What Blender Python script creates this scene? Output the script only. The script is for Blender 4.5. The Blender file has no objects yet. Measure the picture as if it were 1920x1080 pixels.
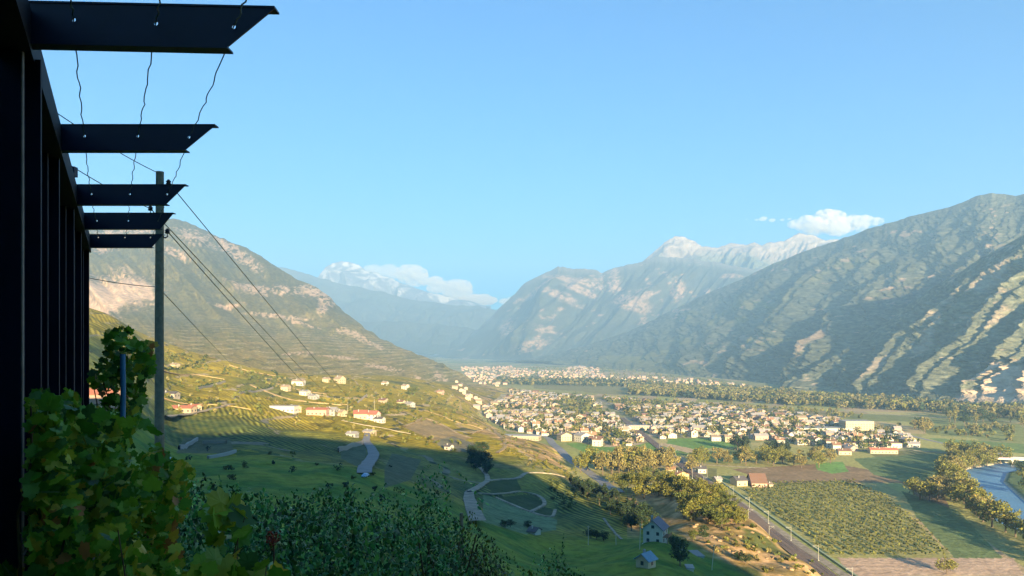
import bpy, math, random
import numpy as np
from mathutils import Vector, Matrix, Euler
random.seed(7); RNG = np.random.default_rng(11)
C = bpy.context.scene.collection
sc = bpy.context.scene
# ------------------------------------------------------------------ camera, sky, sun, exposure
CAMZ = 110.0; F = 1500.0; HOR = 655.0
cam = bpy.data.cameras.new('camera'); co = bpy.data.objects.new('camera', cam); C.objects.link(co)
co.location = (0, 0, CAMZ); co.rotation_euler = (math.radians(90), 0, 0)
cam.sensor_width = 36; cam.lens = 36*F/1920; cam.shift_y = (HOR-540)/1920
cam.clip_start = 0.05; cam.clip_end = 90000
sc.camera = co
SUN_EL = math.radians(11.0); SUN_AZ = math.radians(15.0)
world = bpy.data.worlds.new('World'); sc.world = world; world.use_nodes = True
wn = world.node_tree; wn.nodes.clear()
sky = wn.nodes.new('ShaderNodeTexSky'); sky.sky_type = 'NISHITA'; sky.sun_disc = False
sky.sun_elevation = SUN_EL; sky.sun_rotation = math.pi-SUN_AZ
sky.altitude = 500; sky.air_density = 1.0; sky.dust_density = 0.8; sky.ozone_density = 2.0
bg = wn.nodes.new('ShaderNodeBackground'); bg.inputs[1].default_value = 0.05
wo = wn.nodes.new('ShaderNodeOutputWorld')
tint = wn.nodes.new('ShaderNodeVectorMath'); tint.operation = 'MULTIPLY'; tint.inputs[1].default_value = (0.0, 0.54, 1.0)
wn.links.new(sky.outputs[0], tint.inputs[0]); wn.links.new(tint.outputs[0], bg.inputs[0]); wn.links.new(bg.outputs[0], wo.inputs[0])
sun = bpy.data.lights.new('sun', 'SUN'); sun.energy = 5.0; sun.angle = math.radians(0.5); sun.color = (1.0, 0.75, 0.42)
so = bpy.data.objects.new('sun', sun); C.objects.link(so)
SDIR = Vector((math.sin(SUN_AZ)*math.cos(SUN_EL), -math.cos(SUN_AZ)*math.cos(SUN_EL), math.sin(SUN_EL)))
so.rotation_euler = SDIR.to_track_quat('Z', 'Y').to_euler()
so.location = (60, -120, 400)
sc.view_settings.view_transform = 'Standard'; sc.view_settings.look = 'None'
sc.view_settings.exposure = 2.25; sc.view_settings.gamma = 1.0
sc.cycles.volume_bounces = 2; sc.cycles.max_bounces = 6; sc.cycles.transparent_max_bounces = 8
HAZE_DENSITY = 1.08e-4
# ------------------------------------------------------------------ noise
def _hash(ix, iy, s):
    n = (ix.astype(np.int64)*374761393 + iy.astype(np.int64)*668265263 + s*1442695041) & 0xffffffff
    n = ((n ^ (n >> 13))*1274126177) & 0xffffffff
    n = (n ^ (n >> 16)) & 0xffffffff
    return n/4294967295.0
def vnoise(x, y, s=0):
    x = np.asarray(x, float); y = np.asarray(y, float)
    ix = np.floor(x); iy = np.floor(y); fx = x-ix; fy = y-iy
    ux = fx*fx*(3-2*fx); uy = fy*fy*(3-2*fy)
    a = _hash(ix, iy, s); b = _hash(ix+1, iy, s); c = _hash(ix, iy+1, s); d = _hash(ix+1, iy+1, s)
    return (a*(1-ux)+b*ux)*(1-uy)+(c*(1-ux)+d*ux)*uy
def fbm(x, y, o=4, s=0, g=0.5):
    t = 0; a = 1; w = 0
    for i in range(o):
        t = t+a*vnoise(x*2**i, y*2**i, s+i*17); w += a; a *= g
    return t/w
def ridged(x, y, o=4, s=0):
    t = 0; a = 1; w = 0
    for i in range(o):
        t = t+a*(1-np.abs(2*vnoise(x*2**i, y*2**i, s+i*31)-1)); w += a; a *= 0.5
    return t/w
def sstep(a, b, x):
    t = np.clip((np.asarray(x, float)-a)/(b-a), 0, 1); return t*t*(3-2*t)
def mixc(a, b, t):
    t = np.asarray(t)[..., None]; return np.asarray(a)*(1-t)+np.asarray(b)*t
# ------------------------------------------------------------------ mesh and object helpers
def mesh_np(name, V, Fq, mats=(), midx=None, col=None, smooth=False, edges=None):
    """V (n,3), Fq (m,k) equal-size faces or list of such arrays"""
    me = bpy.data.meshes.new(name)
    V = np.ascontiguousarray(V, np.float32)
    Fl = [np.asarray(f, np.int32) for f in (Fq if isinstance(Fq, (list, tuple)) else [Fq])]
    Fl = [f for f in Fl if len(f)]
    me.vertices.add(len(V)); me.vertices.foreach_set('co', V.ravel())
    loops = np.concatenate([f.ravel() for f in Fl]).astype(np.int32)
    tot = np.concatenate([np.full(len(f), f.shape[1], np.int32) for f in Fl])
    st = np.concatenate([[0], np.cumsum(tot)[:-1]]).astype(np.int32)
    me.loops.add(len(loops)); me.loops.foreach_set('vertex_index', loops)
    me.polygons.add(len(tot)); me.polygons.foreach_set('loop_start', st); me.polygons.foreach_set('loop_total', tot)
    for m in mats: me.materials.append(m)
    if midx is not None: me.polygons.foreach_set('material_index', np.asarray(midx, np.int32))
    me.polygons.foreach_set('use_smooth', np.full(len(tot), bool(smooth)))
    if col is not None:
        a = me.color_attributes.new('Col', 'FLOAT_COLOR', 'POINT')
        cc = np.ones((len(V), 4), np.float32); cc[:, :3] = col; a.data.foreach_set('color', cc.ravel())
    me.update(calc_edges=True)
    return me
def link(name, me, parent=None, loc=(0, 0, 0), rz=0.0):
    o = bpy.data.objects.new(name, me); C.objects.link(o); o.location = loc; o.rotation_euler = (0, 0, rz)
    if parent: o.parent = parent
    return o
def tag(o, label=None, cat=None, group=None, kind=None):
    if label: o['label'] = label
    if cat: o['category'] = cat
    if group: o['group'] = group
    if kind: o['kind'] = kind
    return o
def empty(name, loc=(0, 0, 0), rz=0.0):
    o = bpy.data.objects.new(name, None); C.objects.link(o); o.location = loc; o.rotation_euler = (0, 0, rz)
    o.empty_display_size = 0.5; return o
class MB:
    """collects polygons with material index"""
    def __init__(s): s.v = []; s.f = []; s.m = []
    def add(s, vs, fs, mi=0, M=None):
        b = len(s.v)
        for v in vs:
            v = Vector(v); s.v.append(tuple(M @ v) if M is not None else tuple(v))
        for f in fs: s.f.append([b+i for i in f]); s.m.append(mi)
    def box(s, x0, x1, y0, y1, z0, z1, mi=0, M=None):
        s.add([(x0,y0,z0),(x1,y0,z0),(x1,y1,z0),(x0,y1,z0),(x0,y0,z1),(x1,y0,z1),(x1,y1,z1),(x0,y1,z1)],
              [(0,3,2,1),(4,5,6,7),(0,1,5,4),(1,2,6,5),(2,3,7,6),(3,0,4,7)], mi, M)
    def tube(s, pts, r, n=8, mi=0, cap=True):
        pts = [Vector(p) for p in pts]; rs = r if isinstance(r, (list, tuple)) else [r]*len(pts)
        rings = []; b0 = len(s.v); ref = None
        for i, p in enumerate(pts):
            t = (pts[min(i+1, len(pts)-1)]-pts[max(i-1, 0)]).normalized()
            if ref is None: ref = Vector((0, 0, 1)) if abs(t.z) < 0.9 else Vector((1, 0, 0))
            u = t.cross(ref).normalized(); w = t.cross(u)
            for k in range(n):
                a = 2*math.pi*k/n; s.v.append(tuple(p+(u*math.cos(a)+w*math.sin(a))*rs[i]))
        for i in range(len(pts)-1):
            for k in range(n):
                a = b0+i*n+k; b = b0+i*n+(k+1) % n
                s.f.append([a, b, b+n, a+n]); s.m.append(mi)
        if cap:
            s.f.append([b0+k for k in range(n)][::-1]); s.m.append(mi)
            e = b0+(len(pts)-1)*n; s.f.append([e+k for k in range(n)]); s.m.append(mi)
    def mesh(s, name, mats):
        me = bpy.data.meshes.new(name); me.from_pydata(s.v, [], s.f)
        for m in mats: me.materials.append(m)
        me.polygons.foreach_set('material_index', s.m); me.update(); return me
    def build(s, name, mats, parent=None, loc=(0, 0, 0), rz=0.0):
        if not isinstance(mats, (list, tuple)): mats = [mats]
        return link(name, s.mesh(name, mats), parent, loc, rz)
# ------------------------------------------------------------------ materials
MATS = {}
def mat(name, col, rough=0.85, nscale=None, namt=0.25, bump=0.0, metal=0.0, spec=0.3, attr=False, coord='Object', translucent=0.0):
    """principled, base colour varied by procedural noise; optionally times the 'Col' attribute"""
    if name in MATS: return MATS[name]
    m = bpy.data.materials.new(name); m.use_nodes = True; nt = m.node_tree; N = nt.nodes; L = nt.links
    p = N['Principled BSDF']; p.inputs['Roughness'].default_value = rough; p.inputs['Metallic'].default_value = metal
    p.inputs['Specular IOR Level'].default_value = spec
    if attr:
        a = N.new('ShaderNodeAttribute'); a.attribute_name = 'Col'; src = a.outputs['Color']
    else:
        r = N.new('ShaderNodeRGB'); r.outputs[0].default_value = (*col, 1); src = r.outputs[0]
    if nscale:
        tc = N.new('ShaderNodeTexCoord')
        no = N.new('ShaderNodeTexNoise'); no.inputs['Scale'].default_value = nscale; no.inputs['Detail'].default_value = 5
        no.inputs['Roughness'].default_value = 0.65
        L.new(tc.outputs[coord], no.inputs['Vector'])
        mr = N.new('ShaderNodeMapRange'); mr.inputs['From Min'].default_value = 0.3; mr.inputs['From Max'].default_value = 0.7
        mr.inputs['To Min'].default_value = 1-namt; mr.inputs['To Max'].default_value = 1+namt
        L.new(no.outputs['Fac'], mr.inputs['Value'])
        vm = N.new('ShaderNodeVectorMath'); vm.operation = 'SCALE'; L.new(src, vm.inputs[0]); L.new(mr.outputs[0], vm.inputs['Scale'])
        src = vm.outputs[0]
        if bump:
            bu = N.new('ShaderNodeBump'); bu.inputs['Strength'].default_value = 1.0; bu.inputs['Distance'].default_value = bump
            L.new(no.outputs['Fac'], bu.inputs['Height']); L.new(bu.outputs[0], p.inputs['Normal'])
    L.new(src, p.inputs['Base Color'])
    if translucent:
        tr = N.new('ShaderNodeBsdfTranslucent'); L.new(src, tr.inputs['Color'])
        mx = N.new('ShaderNodeMixShader'); mx.inputs[0].default_value = translucent
        L.new(p.outputs[0], mx.inputs[1]); L.new(tr.outputs[0], mx.inputs[2]); L.new(mx.outputs[0], N['Material Output'].inputs['Surface'])
    MATS[name] = m; return m
# ------------------------------------------------------------------ terrain height
# control points per picture column: (px, [(distance, py or ('z', height)), ...])
Z = lambda z: ('z', z)
COLS = [
 (-600, [(1,Z(108.9)),(5,Z(108.9)),(12,Z(108.6)),(30,Z(106)),(150,Z(105)),(400,Z(135)),(700,Z(190)),(1300,Z(190)),(4000,Z(190))]),
 (120, [(1,Z(108.9)),(5,Z(108.9)),(12,Z(108.0)),(30,Z(103)),(150,Z(88)),(330,Z(91)),(450,650),(700,568),(1300,Z(110)),(4000,Z(90))]),
 (230, [(1,Z(108.8)),(5,Z(108.7)),(12,Z(106.3)),(30,Z(100)),(150,Z(83)),(330,Z(82)),(450,720),(600,660),(800,604),(1300,Z(100)),(4000,Z(80))]),
 (300, [(1,Z(108.7)),(5,Z(108.4)),(12,Z(105)),(30,Z(98)),(150,Z(78)),(300,860),(400,820),(480,786),(550,755),(700,700),(850,660),(950,638),(1300,Z(90)),(4000,Z(60))]),
 (430, [(1,Z(108.6)),(5,Z(108.2)),(12,Z(105)),(30,Z(97)),(150,Z(74)),(300,870),(400,835),(560,785),(700,740),(1000,681),(1250,Z(80)),(4000,Z(50))]),
 (530, [(5,Z(108.0)),(12,Z(105)),(30,Z(96)),(150,Z(70)),(300,880),(450,830),(580,800),(720,765),(900,730),(1050,702),(1300,Z(68)),(4000,Z(40))]),
 (640, [(5,Z(108.0)),(12,Z(105)),(30,Z(96)),(150,Z(66)),(300,890),(450,850),(600,815),(690,790),(850,755),(1100,712),(1300,Z(65)),(4000,Z(30))]),
 (740, [(5,Z(108.0)),(12,Z(105)),(30,Z(96)),(150,Z(63)),(300,920),(450,870),(600,835),(700,805),(850,775),(1150,728),(1500,Z(58)),(4000,Z(20))]),
 (850, [(5,Z(108.0)),(12,Z(105)),(30,Z(96)),(150,Z(61)),(300,960),(430,910),(550,870),(650,838),(800,805),(1000,770),(1400,738),(1800,723),(2300,Z(15)),(3000,Z(-5))]),
 (930, [(5,Z(108.0)),(12,Z(105)),(30,Z(96)),(150,Z(60)),(300,1000),(400,950),(450,915),(560,880),(680,840),(800,818),(950,Z(12)),(1138,Z(0)),(1300,Z(-6))]),
 (1010, [(5,Z(108.0)),(12,Z(105)),(30,Z(96)),(150,Z(58)),(280,1050),(350,1000),(450,940),(520,900),(620,870),(750,842),(850,830),(950,Z(-4)),(1300,Z(-10))]),
 (1100, [(5,Z(108.0)),(12,Z(105)),(30,Z(95)),(150,Z(56)),(280,1060),(330,1020),(420,970),(500,930),(600,906),(700,Z(-4)),(1300,Z(-10))]),
 (1230, [(5,Z(108.0)),(12,Z(105)),(30,Z(95)),(150,Z(54)),(250,1080),(312,1016),(370,Z(24)),(420,975),(450,950),(500,915),(560,Z(15)),(620,Z(-4)),(1300,Z(-10))]),
 (1330, [(5,Z(108.0)),(12,Z(105)),(30,Z(94)),(150,Z(50)),(300,1062),(340,1020),(400,960),(450,925),(520,Z(15)),(600,Z(-4)),(1300,Z(-10))]),
 (1430, [(5,Z(108.0)),(12,Z(105)),(30,Z(93)),(150,Z(45)),(300,1080),(340,1037),(385,990),(415,Z(14)),(450,Z(-3)),(1300,Z(-10))]),
 (1520, [(12,Z(104)),(30,Z(90)),(100,Z(50)),(200,Z(24)),(330,1065),(362,Z(8)),(385,Z(-4)),(1300,Z(-10))]),
 (1620, [(12,Z(103)),(30,Z(88)),(100,Z(45)),(200,Z(16)),(270,Z(4)),(350,Z(-6)),(1300,Z(-10))]),
 (1850, [(12,Z(102)),(30,Z(84)),(100,Z(40)),(200,Z(8)),(260,Z(-6)),(1300,Z(-10))]),
 (2600, [(12,Z(100)),(30,Z(75)),(100,Z(35)),(200,Z(0)),(300,Z(-8)),(1300,Z(-10)),(4000,Z(-10))]),
]
_P = []
for px, lst in COLS:
    for d, v in lst:
        z = v[1] if isinstance(v, tuple) else CAMZ-(v-HOR)/F*d
        x = (px-960)/F*d; _P.append((math.atan((px-960)/F), math.log(math.hypot(x, d)), z))
_P = np.array(_P); KA, KB = 5.0, 1.6
def _phi(r2): return np.sqrt(r2+0.02)
def _fit():
    X = np.stack([_P[:, 0]*KA, _P[:, 1]*KB], 1); n = len(X)
    r2 = ((X[:, None]-X[None])**2).sum(-1); A = _phi(r2)+0.0*np.eye(n)
    Pm = np.c_[np.ones(n), X]; M = np.zeros((n+3, n+3)); M[:n, :n] = A; M[:n, n:] = Pm; M[n:, :n] = Pm.T
    w = np.linalg.solve(M, np.r_[_P[:, 2], 0, 0, 0]); return X, w
_X, _W = _fit()
HILLQ = [(-900,205),(-300,195),(-80,191),(-21,190),(51,185),(125,180),(152,165),(161,135),(168,98),(175,40),(192,0),(600,-20)]
RIVER = [(300,330),(318,440),(330,516),(355,579),(398,679),(435,733),(520,790),(640,830),(900,860),(1500,900)]
RIVER_HW = 15.0
def seg_dist(x, y, pts):
    best = np.full(np.shape(x), 1e9)
    for (x0, y0), (x1, y1) in zip(pts[:-1], pts[1:]):
        dx, dy = x1-x0, y1-y0; t = np.clip(((x-x0)*dx+(y-y0)*dy)/(dx*dx+dy*dy), 0, 1)
        best = np.minimum(best, np.hypot(x-x0-t*dx, y-y0-t*dy))
    return best
def H(x, y, detail=True):
    x = np.atleast_1d(np.asarray(x, float)); y = np.atleast_1d(np.asarray(y, float)); shp = x.shape
    x = x.ravel(); y = y.ravel()
    r = np.maximum(np.hypot(x, y), 1.0); th = np.arctan2(x, y)
    thc = np.clip(th, -0.80, 0.82); a = thc*KA; b = np.log(np.clip(r, 1, 4000))*KB
    z = np.empty(len(x))
    for i in range(0, len(x), 40000):
        s = slice(i, i+40000)
        r2 = (a[s, None]-_X[None, :, 0])**2+(b[s, None]-_X[None, :, 1])**2
        z[s] = _phi(r2) @ _W[:-3]+_W[-3]+_W[-2]*a[s]+_W[-1]*b[s]
    # behind the camera the hill goes on: the spur whose shade lies over the near slope
    q = math.cos(SUN_AZ)*x+math.sin(SUN_AZ)*y; p = -math.sin(SUN_AZ)*x+math.cos(SUN_AZ)*y
    cap = 27+0.17*np.maximum(380-y, 0)+(np.maximum(0, 172-q))*6.0
    z = np.where(y < 400, np.minimum(z, cap), z)
    hq = np.interp(q, [c[0] for c in HILLQ], [c[1] for c in HILLQ])
    B = hq-np.abs(p+150)*0.62
    z = np.where(p < 60, np.maximum(z, B), z)
    # soft clamp on the valley floor
    k = 4.0; z = np.where(z > 20, z, k*np.log1p(np.exp(np.clip(z/k, -30, 8)))-0.0)
    if detail:
        m = sstep(3, 25, z)*sstep(20, 200, r)
        z = z+m*((fbm(x/60, y/60, 3, 5)-0.5)*5+(fbm(x/14, y/14, 2, 9)-0.5)*1.6)
        z = z+(1-m)*(fbm(x/40, y/40, 2, 3)-0.5)*0.25
    near = (x > 200) & (y > 200) & (y < 1200)
    if near.any():
        dr = np.full(len(x), 1e9); dr[near] = seg_dist(x[near], y[near], RIVER)
        z = z-3.2*(1-sstep(RIVER_HW-3, RIVER_HW+5, dr))
    return z.reshape(shp)
def back(px, py, dmin=60, dmax=9000):
    """picture point -> point on the terrain"""
    d = dmin*(dmax/dmin)**np.linspace(0, 1, 1200)
    x = (px-960)/F*d; zr = CAMZ-(py-HOR)/F*d; h = H(x, d)
    hit = np.nonzero(h >= zr)[0]
    if len(hit) == 0 or hit[0] == 0: k = len(d)-1 if len(hit) == 0 else 0; return Vector((x[k], d[k], h[k]))
    k = hit[0]; e0 = zr[k-1]-h[k-1]; e1 = h[k]-zr[k]; t = e0/(e0+e1+1e-9); dd = d[k-1]+(d[k]-d[k-1])*t
    xx = (px-960)/F*dd; return Vector((xx, dd, float(H(xx, dd)[0])))
def proj(x, y, z): return 960+F*x/y, HOR-F*(z-CAMZ)/y
def inpoly(px, py, poly):
    r = np.zeros(np.shape(px), bool); n = len(poly)
    for i in range(n):
        x0, y0 = poly[i]; x1, y1 = poly[(i+1) % n]
        c = ((y0 > py) != (y1 > py)) & (px < (x1-x0)*(py-y0)/(y1-y0+1e-9)+x0); r ^= c
    return r
# ------------------------------------------------------------------ ground: one sheet, polar, out to the horizon
FIELDS = [  # picture polygon, colour of what grows there; two have tree shade painted in
 ([(1060,832),(1190,822),(1290,850),(1240,868),(1120,858)], (0.085,0.15,0.035)),
 ([(1255,818),(1370,822),(1400,838),(1300,842),(1250,832)], (0.085,0.15,0.035)),
 ([(1270,850),(1400,842),(1440,856),(1380,870),(1300,866)], (0.10,0.13,0.045)),
 ([(1370,880),(1560,868),(1760,905),(1800,1000),(1690,905),(1450,905)], (0.15,0.105,0.06)),
 ([(1385,918),(1580,900),(1700,960),(1790,1046),(1560,1046)], (0.17,0.16,0.06)),
 ([(1570,1046),(1900,1046),(1920,1080),(1990,1250),(1700,1250),(1600,1090)], (0.26,0.185,0.13)),
 ([(1600,860),(1760,850),(1800,880),(1700,905),(1640,890)], (0.07,0.10,0.04)),  # green darkened to carry the riverside trees' shade
 ([(1690,920),(1800,960),(1880,1046),(1790,1046),(1720,970)], (0.075,0.10,0.04)),  # river trees' shadow painted into this green as well
 ([(1530,868),(1580,866),(1590,884),(1560,888),(1530,880)], (0.10,0.19,0.05)),
 ([(1700,790),(1920,795),(1920,830),(1740,815)], (0.14,0.15,0.05)),
 ([(1560,775),(1920,782),(1920,792),(1600,790)], (0.11,0.12,0.045)),
 ([(1740,822),(1920,832),(1920,850),(1790,838)], (0.10,0.14,0.045)),
 ([(1000,700),(1480,722),(1560,735),(1500,748),(1180,742),(1000,728)], (0.13,0.12,0.05)),
 ([(1400,738),(1700,752),(1690,760),(1400,750)], (0.12,0.13,0.05)),
 ([(1000,740),(1180,745),(1300,757),(1560,775),(1560,782),(1200,762),(1010,750)], (0.15,0.125,0.055)),
 ([(1880,860),(1920,868),(1960,960),(1900,935),(1872,900)], (0.05,0.10,0.04)),
 ([(1700,1078),(1920,1078),(1960,1300),(1720,1300)], (0.26,0.2,0.13)),
]
SLOPE_FIELDS = [
 ([(905,925),(1045,975),(1042,994),(985,1002),(905,978)], (0.11,0.16,0.08)),
 ([(755,800),(795,783),(835,800),(880,822),(850,832),(810,825)], (0.24,0.18,0.09)),
 ([(810,828),(850,818),(890,832),(905,850),(840,845)], (0.15,0.14,0.09)),
 ([(345,820),(430,820),(440,850),(330,850)], (0.085,0.095,0.05)),
 ([(735,850),(790,862),(770,900),(720,915),(720,880)], (0.085,0.10,0.055)),
 ([(905,905),(968,898),(978,918),(930,930)], (0.045,0.065,0.02)),
 ([(935,932),(1000,926),(1022,945),(1000,960),(960,948)], (0.045,0.065,0.025)),
 ([(1000,962),(1038,968),(1035,955),(1022,950)], (0.045,0.065,0.025)),
 ([(640,838),(690,830),(680,880),(640,860)], (0.08,0.10,0.055)),
]
def ground_color(x, y, z):
    d = np.maximum(y, 1.0); px, py = proj(x, d, z)
    n1 = fbm(x/90, y/90, 4, 21); n2 = fbm(x/14, y/14, 4, 33); n3 = fbm(x/400, y/400, 3, 41)
    # valley floor patchwork: long strips along the valley
    a = math.radians(-14); u = x*math.cos(a)+y*math.sin(a); w = -x*math.sin(a)+y*math.cos(a)
    sc1 = 1+np.floor(vnoise(u/600, w/600, 2)*3)
    cu = np.floor(u/(45*sc1)+0.3*np.floor(w/190)); cw = np.floor(w/190)
    h1 = _hash(cu, cw, 5); h2 = _hash(cu, cw, 9)
    pal = np.array([(0.20,0.175,0.07),(0.15,0.155,0.05),(0.23,0.18,0.09),(0.13,0.13,0.05),(0.20,0.19,0.065),(0.25,0.19,0.11),(0.17,0.16,0.06)])
    floor = pal[(h1*len(pal)).astype(int) % len(pal)]*(0.8+0.4*h2[..., None])
    # vineyards on the slope: yellow-green plots divided by walls and lanes along the contour
    v1 = fbm(x/70, y/110, 3, 61); cell = _hash(np.floor(x/55+0.6*v1*3), np.floor((z+0.10*x)/7.5), 8)
    vine = mixc((0.20,0.165,0.018), (0.34,0.25,0.03), cell)*(0.72+0.5*n2[..., None])
    vine = mixc(vine, (0.10,0.115,0.03), sstep(0.55, 0.75, n1)*0.8)
    vine = mixc(vine, (0.27,0.19,0.09), sstep(0.80, 0.9, cell)*0.35)
    ang = 0.4+_hash(np.floor(x/55+0.6*v1*3), np.floor((z+0.10*x)/7.5), 12)*1.6
    row = np.sin(2*np.pi*(x*np.cos(ang)+y*np.sin(ang))/4.2)
    vine = vine*(1+0.50*row*sstep(1000, 500, y)+0.6*(fbm(x/3.5, y/5, 2, 63)-0.5))[..., None]
    fl = np.abs(((z+0.10*x)/7.5) % 1.0-0.5); fx_ = np.abs((x/55+0.6*v1*3) % 1.0-0.5)
    vine = np.where((fx_ > 0.475)[..., None], vine*0.55, vine)
    wall = (fl > 0.45) & (fbm(x/45, y/45, 2, 71) > 0.42) & (y > 300)
    wallc = np.where((fbm(x/20, y/20, 2, 73) > 0.5)[..., None], (0.36,0.28,0.17), (0.055,0.06,0.03))
    vine = np.where(wall[..., None], wallc, vine)
    # dry scrub with bare rock on the steep edge and on the knoll
    scrub = mixc((0.20,0.145,0.055), (0.55,0.35,0.18), sstep(0.40, 0.66, fbm(x/5, y/5, 4, 81)*0.6+n2*0.4)*0.8)
    scrub = mixc(scrub, (0.08,0.09,0.03), sstep(0.56, 0.68, fbm(x/22, y/22, 3, 85)))
    c = mixc(floor, vine, sstep(4, 9, z+6*(n1-0.5)))
    edge = (z > 4) & (((px > 855) & (px < 1150) & (y > 560)) | ((px > 1175) & (y > 200)))
    eb = sstep(4, 8, z)*edge*np.where(px > 1100, 1.0, sstep(0.42, 0.58, fbm(x/38, y/38, 3, 91)+0.001*(px-900)*0.6))
    c = mixc(c, scrub, eb)
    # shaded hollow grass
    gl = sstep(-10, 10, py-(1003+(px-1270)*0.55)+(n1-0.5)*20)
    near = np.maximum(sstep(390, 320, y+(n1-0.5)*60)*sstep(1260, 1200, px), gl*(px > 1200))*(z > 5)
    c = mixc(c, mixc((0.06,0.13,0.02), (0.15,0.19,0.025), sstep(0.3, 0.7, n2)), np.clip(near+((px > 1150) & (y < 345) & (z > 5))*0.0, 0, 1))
    dark = sstep(640, 540, y+(n1-0.5)*120)*(z > 5)*sstep(1260, 1120, px+(n1-0.5)*160)*sstep(330, 400, y+(n1-0.5)*60)  # hill's shade put into the slope colour: darker, less red
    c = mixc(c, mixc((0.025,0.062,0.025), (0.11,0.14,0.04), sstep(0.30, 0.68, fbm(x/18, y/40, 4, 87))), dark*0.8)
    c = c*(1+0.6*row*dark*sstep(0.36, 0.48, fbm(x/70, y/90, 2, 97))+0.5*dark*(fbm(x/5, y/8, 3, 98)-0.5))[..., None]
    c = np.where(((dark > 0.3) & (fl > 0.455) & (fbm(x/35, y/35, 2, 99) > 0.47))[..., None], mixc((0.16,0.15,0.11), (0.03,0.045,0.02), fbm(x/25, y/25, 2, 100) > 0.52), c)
    vis = (y > 60) & (np.abs(px-960) < 1400)
    jx = (n2-0.5)*5; jy = (n1-0.5)*3
    for poly, col in FIELDS:
        m = vis & (z < 9) & inpoly(px+jx, py+jy, poly); c[m] = np.asarray(col)*(0.75+0.5*n2[m])[..., None]
    for poly, col in SLOPE_FIELDS:
        m = vis & (z >= 3) & inpoly(px, py, poly); c[m] = np.asarray(col)*(0.8+0.4*n2[m])[..., None]
    # village plots: gardens, drives, roofs too small to build
    vil = inpoly(px, py, VILLAGE) & vis & (z < 9)
    g = mixc((0.13,0.13,0.055), (0.24,0.20,0.14), sstep(0.42, 0.66, fbm(x/16, y/34, 3, 95)))
    c[vil] = g[vil]
    # river bed and banks
    m = (x > 200) & (y > 200) & (y < 1200)
    dr = np.full(len(x), 1e9); dr[m] = seg_dist(x[m], y[m], RIVER)
    c = mixc(c, (0.06,0.085,0.035), sstep(34, 22, dr)); c = mixc(c, (0.34,0.29,0.22), sstep(19, 16, dr))
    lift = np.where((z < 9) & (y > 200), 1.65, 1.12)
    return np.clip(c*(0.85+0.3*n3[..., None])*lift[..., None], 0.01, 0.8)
VILLAGE = [(868,738),(960,738),(1180,752),(1320,764),(1500,782),(1690,812),(1720,838),(1600,848),(1480,832),(1400,822),(1250,822),(1180,838),(1120,838),(1040,820),(950,808),(905,780)]
def build_ground():
    th = np.concatenate([np.linspace(-math.pi, -0.62, 70)[:-1], np.linspace(-0.62, 0.62, 1060), np.linspace(0.62, math.pi, 70)[1:]])
    # ring spacing: finer where the picture resolves it
    r = [1.0]
    while r[-1] < 30000:
        q = r[-1]; st = 0.05 if q < 60 else 0.02 if q < 250 else 0.0045 if q < 1100 else 0.006 if q < 2500 else 0.02
        r.append(q*(1+st))
    r = np.array(r); nr, nt = len(r), len(th)
    R, T = np.meshgrid(r, th, indexing='ij'); X = (R*np.sin(T)).ravel(); Y = (R*np.cos(T)).ravel()
    Zz = H(X, Y)
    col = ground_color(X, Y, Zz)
    V = np.stack([X, Y, Zz], 1)
    i = np.arange(nr-1)[:, None]*nt+np.arange(nt-1)[None]
    Fq = np.stack([i, i+1, i+nt+1, i+nt], -1).reshape(-1, 4)
    V = np.r_[V, [[0, 0, Zz[:nt].mean()]]]; col = np.r_[col, col[:1]]; c0 = len(V)-1
    tri = np.stack([np.full(nt-1, c0), np.arange(nt-1), np.arange(1, nt)], -1)
    Fq = Fq[:, ::-1]; tri = tri[:, ::-1]
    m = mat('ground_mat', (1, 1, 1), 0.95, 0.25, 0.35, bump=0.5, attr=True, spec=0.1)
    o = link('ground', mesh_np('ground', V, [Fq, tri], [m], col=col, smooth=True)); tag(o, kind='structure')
    return o
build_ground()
# ------------------------------------------------------------------ mountains: surfaces spanned between crest, shoulders and foot
def rail(px, lst):
    a = np.array([[l[0], l[1], l[2]] for l in lst], float)
    return np.interp(px, a[:, 0], a[:, 1]), np.interp(px, a[:, 0], a[:, 2])
def loft(px0, px1, step, rails, nv, disp, dirn, crest_rough=2.0, seed=0, back_drop=0.7):
    px = np.arange(px0, px1+step, step); n = len(px); S = []
    for k, rl in enumerate(rails):
        py, d = rail(px, rl)
        if k == 0: py = py+crest_rough*((fbm(px/14, px*0, 4, seed+3)-0.5)*2.4+(fbm(px/60, px*0, 3, seed+7)-0.5)*2)
        S.append(np.stack([(px-960)/F*d, d, CAMZ-(py-HOR)/F*d], 1))
    rows = []; vv = []
    # back side
    c = S[0]; hgt = c[:, 2]
    for t in np.linspace(1, 0, 8)[:-1]:
        b = c.copy(); b[:, 1] += hgt*0.85*t; b[:, 0] *= (b[:, 1]/c[:, 1]); b[:, 2] = hgt*(1-back_drop*t)-2; rows.append(b); vv.append(-t)
    for k in range(len(S)-1):
        for j in range(nv):
            t = j/nv; rows.append(S[k]*(1-t)+S[k+1]*t); vv.append(k+t)
    rows.append(S[-1]); vv.append(len(S)-1)
    G = np.array(rows); vv = np.array(vv)/(len(S)-1)
    # smooth the profile between crest and foot
    for _ in range(10):
        H2 = G.copy(); H2[9:-1] = 0.25*G[8:-2]+0.5*G[9:-1]+0.25*G[10:]; G = H2
    PX = np.broadcast_to(px[None], G.shape[:2]); VV = np.broadcast_to(vv[:, None], G.shape[:2])
    PY = HOR-F*(G[..., 2]-CAMZ)/G[..., 1]
    D = disp(PX, PY, VV, G)*sstep(0, 0.06, VV)
    dn = np.asarray(dirn, float); G = G+D[..., None]*dn
    return G, PX, PY, VV
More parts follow.
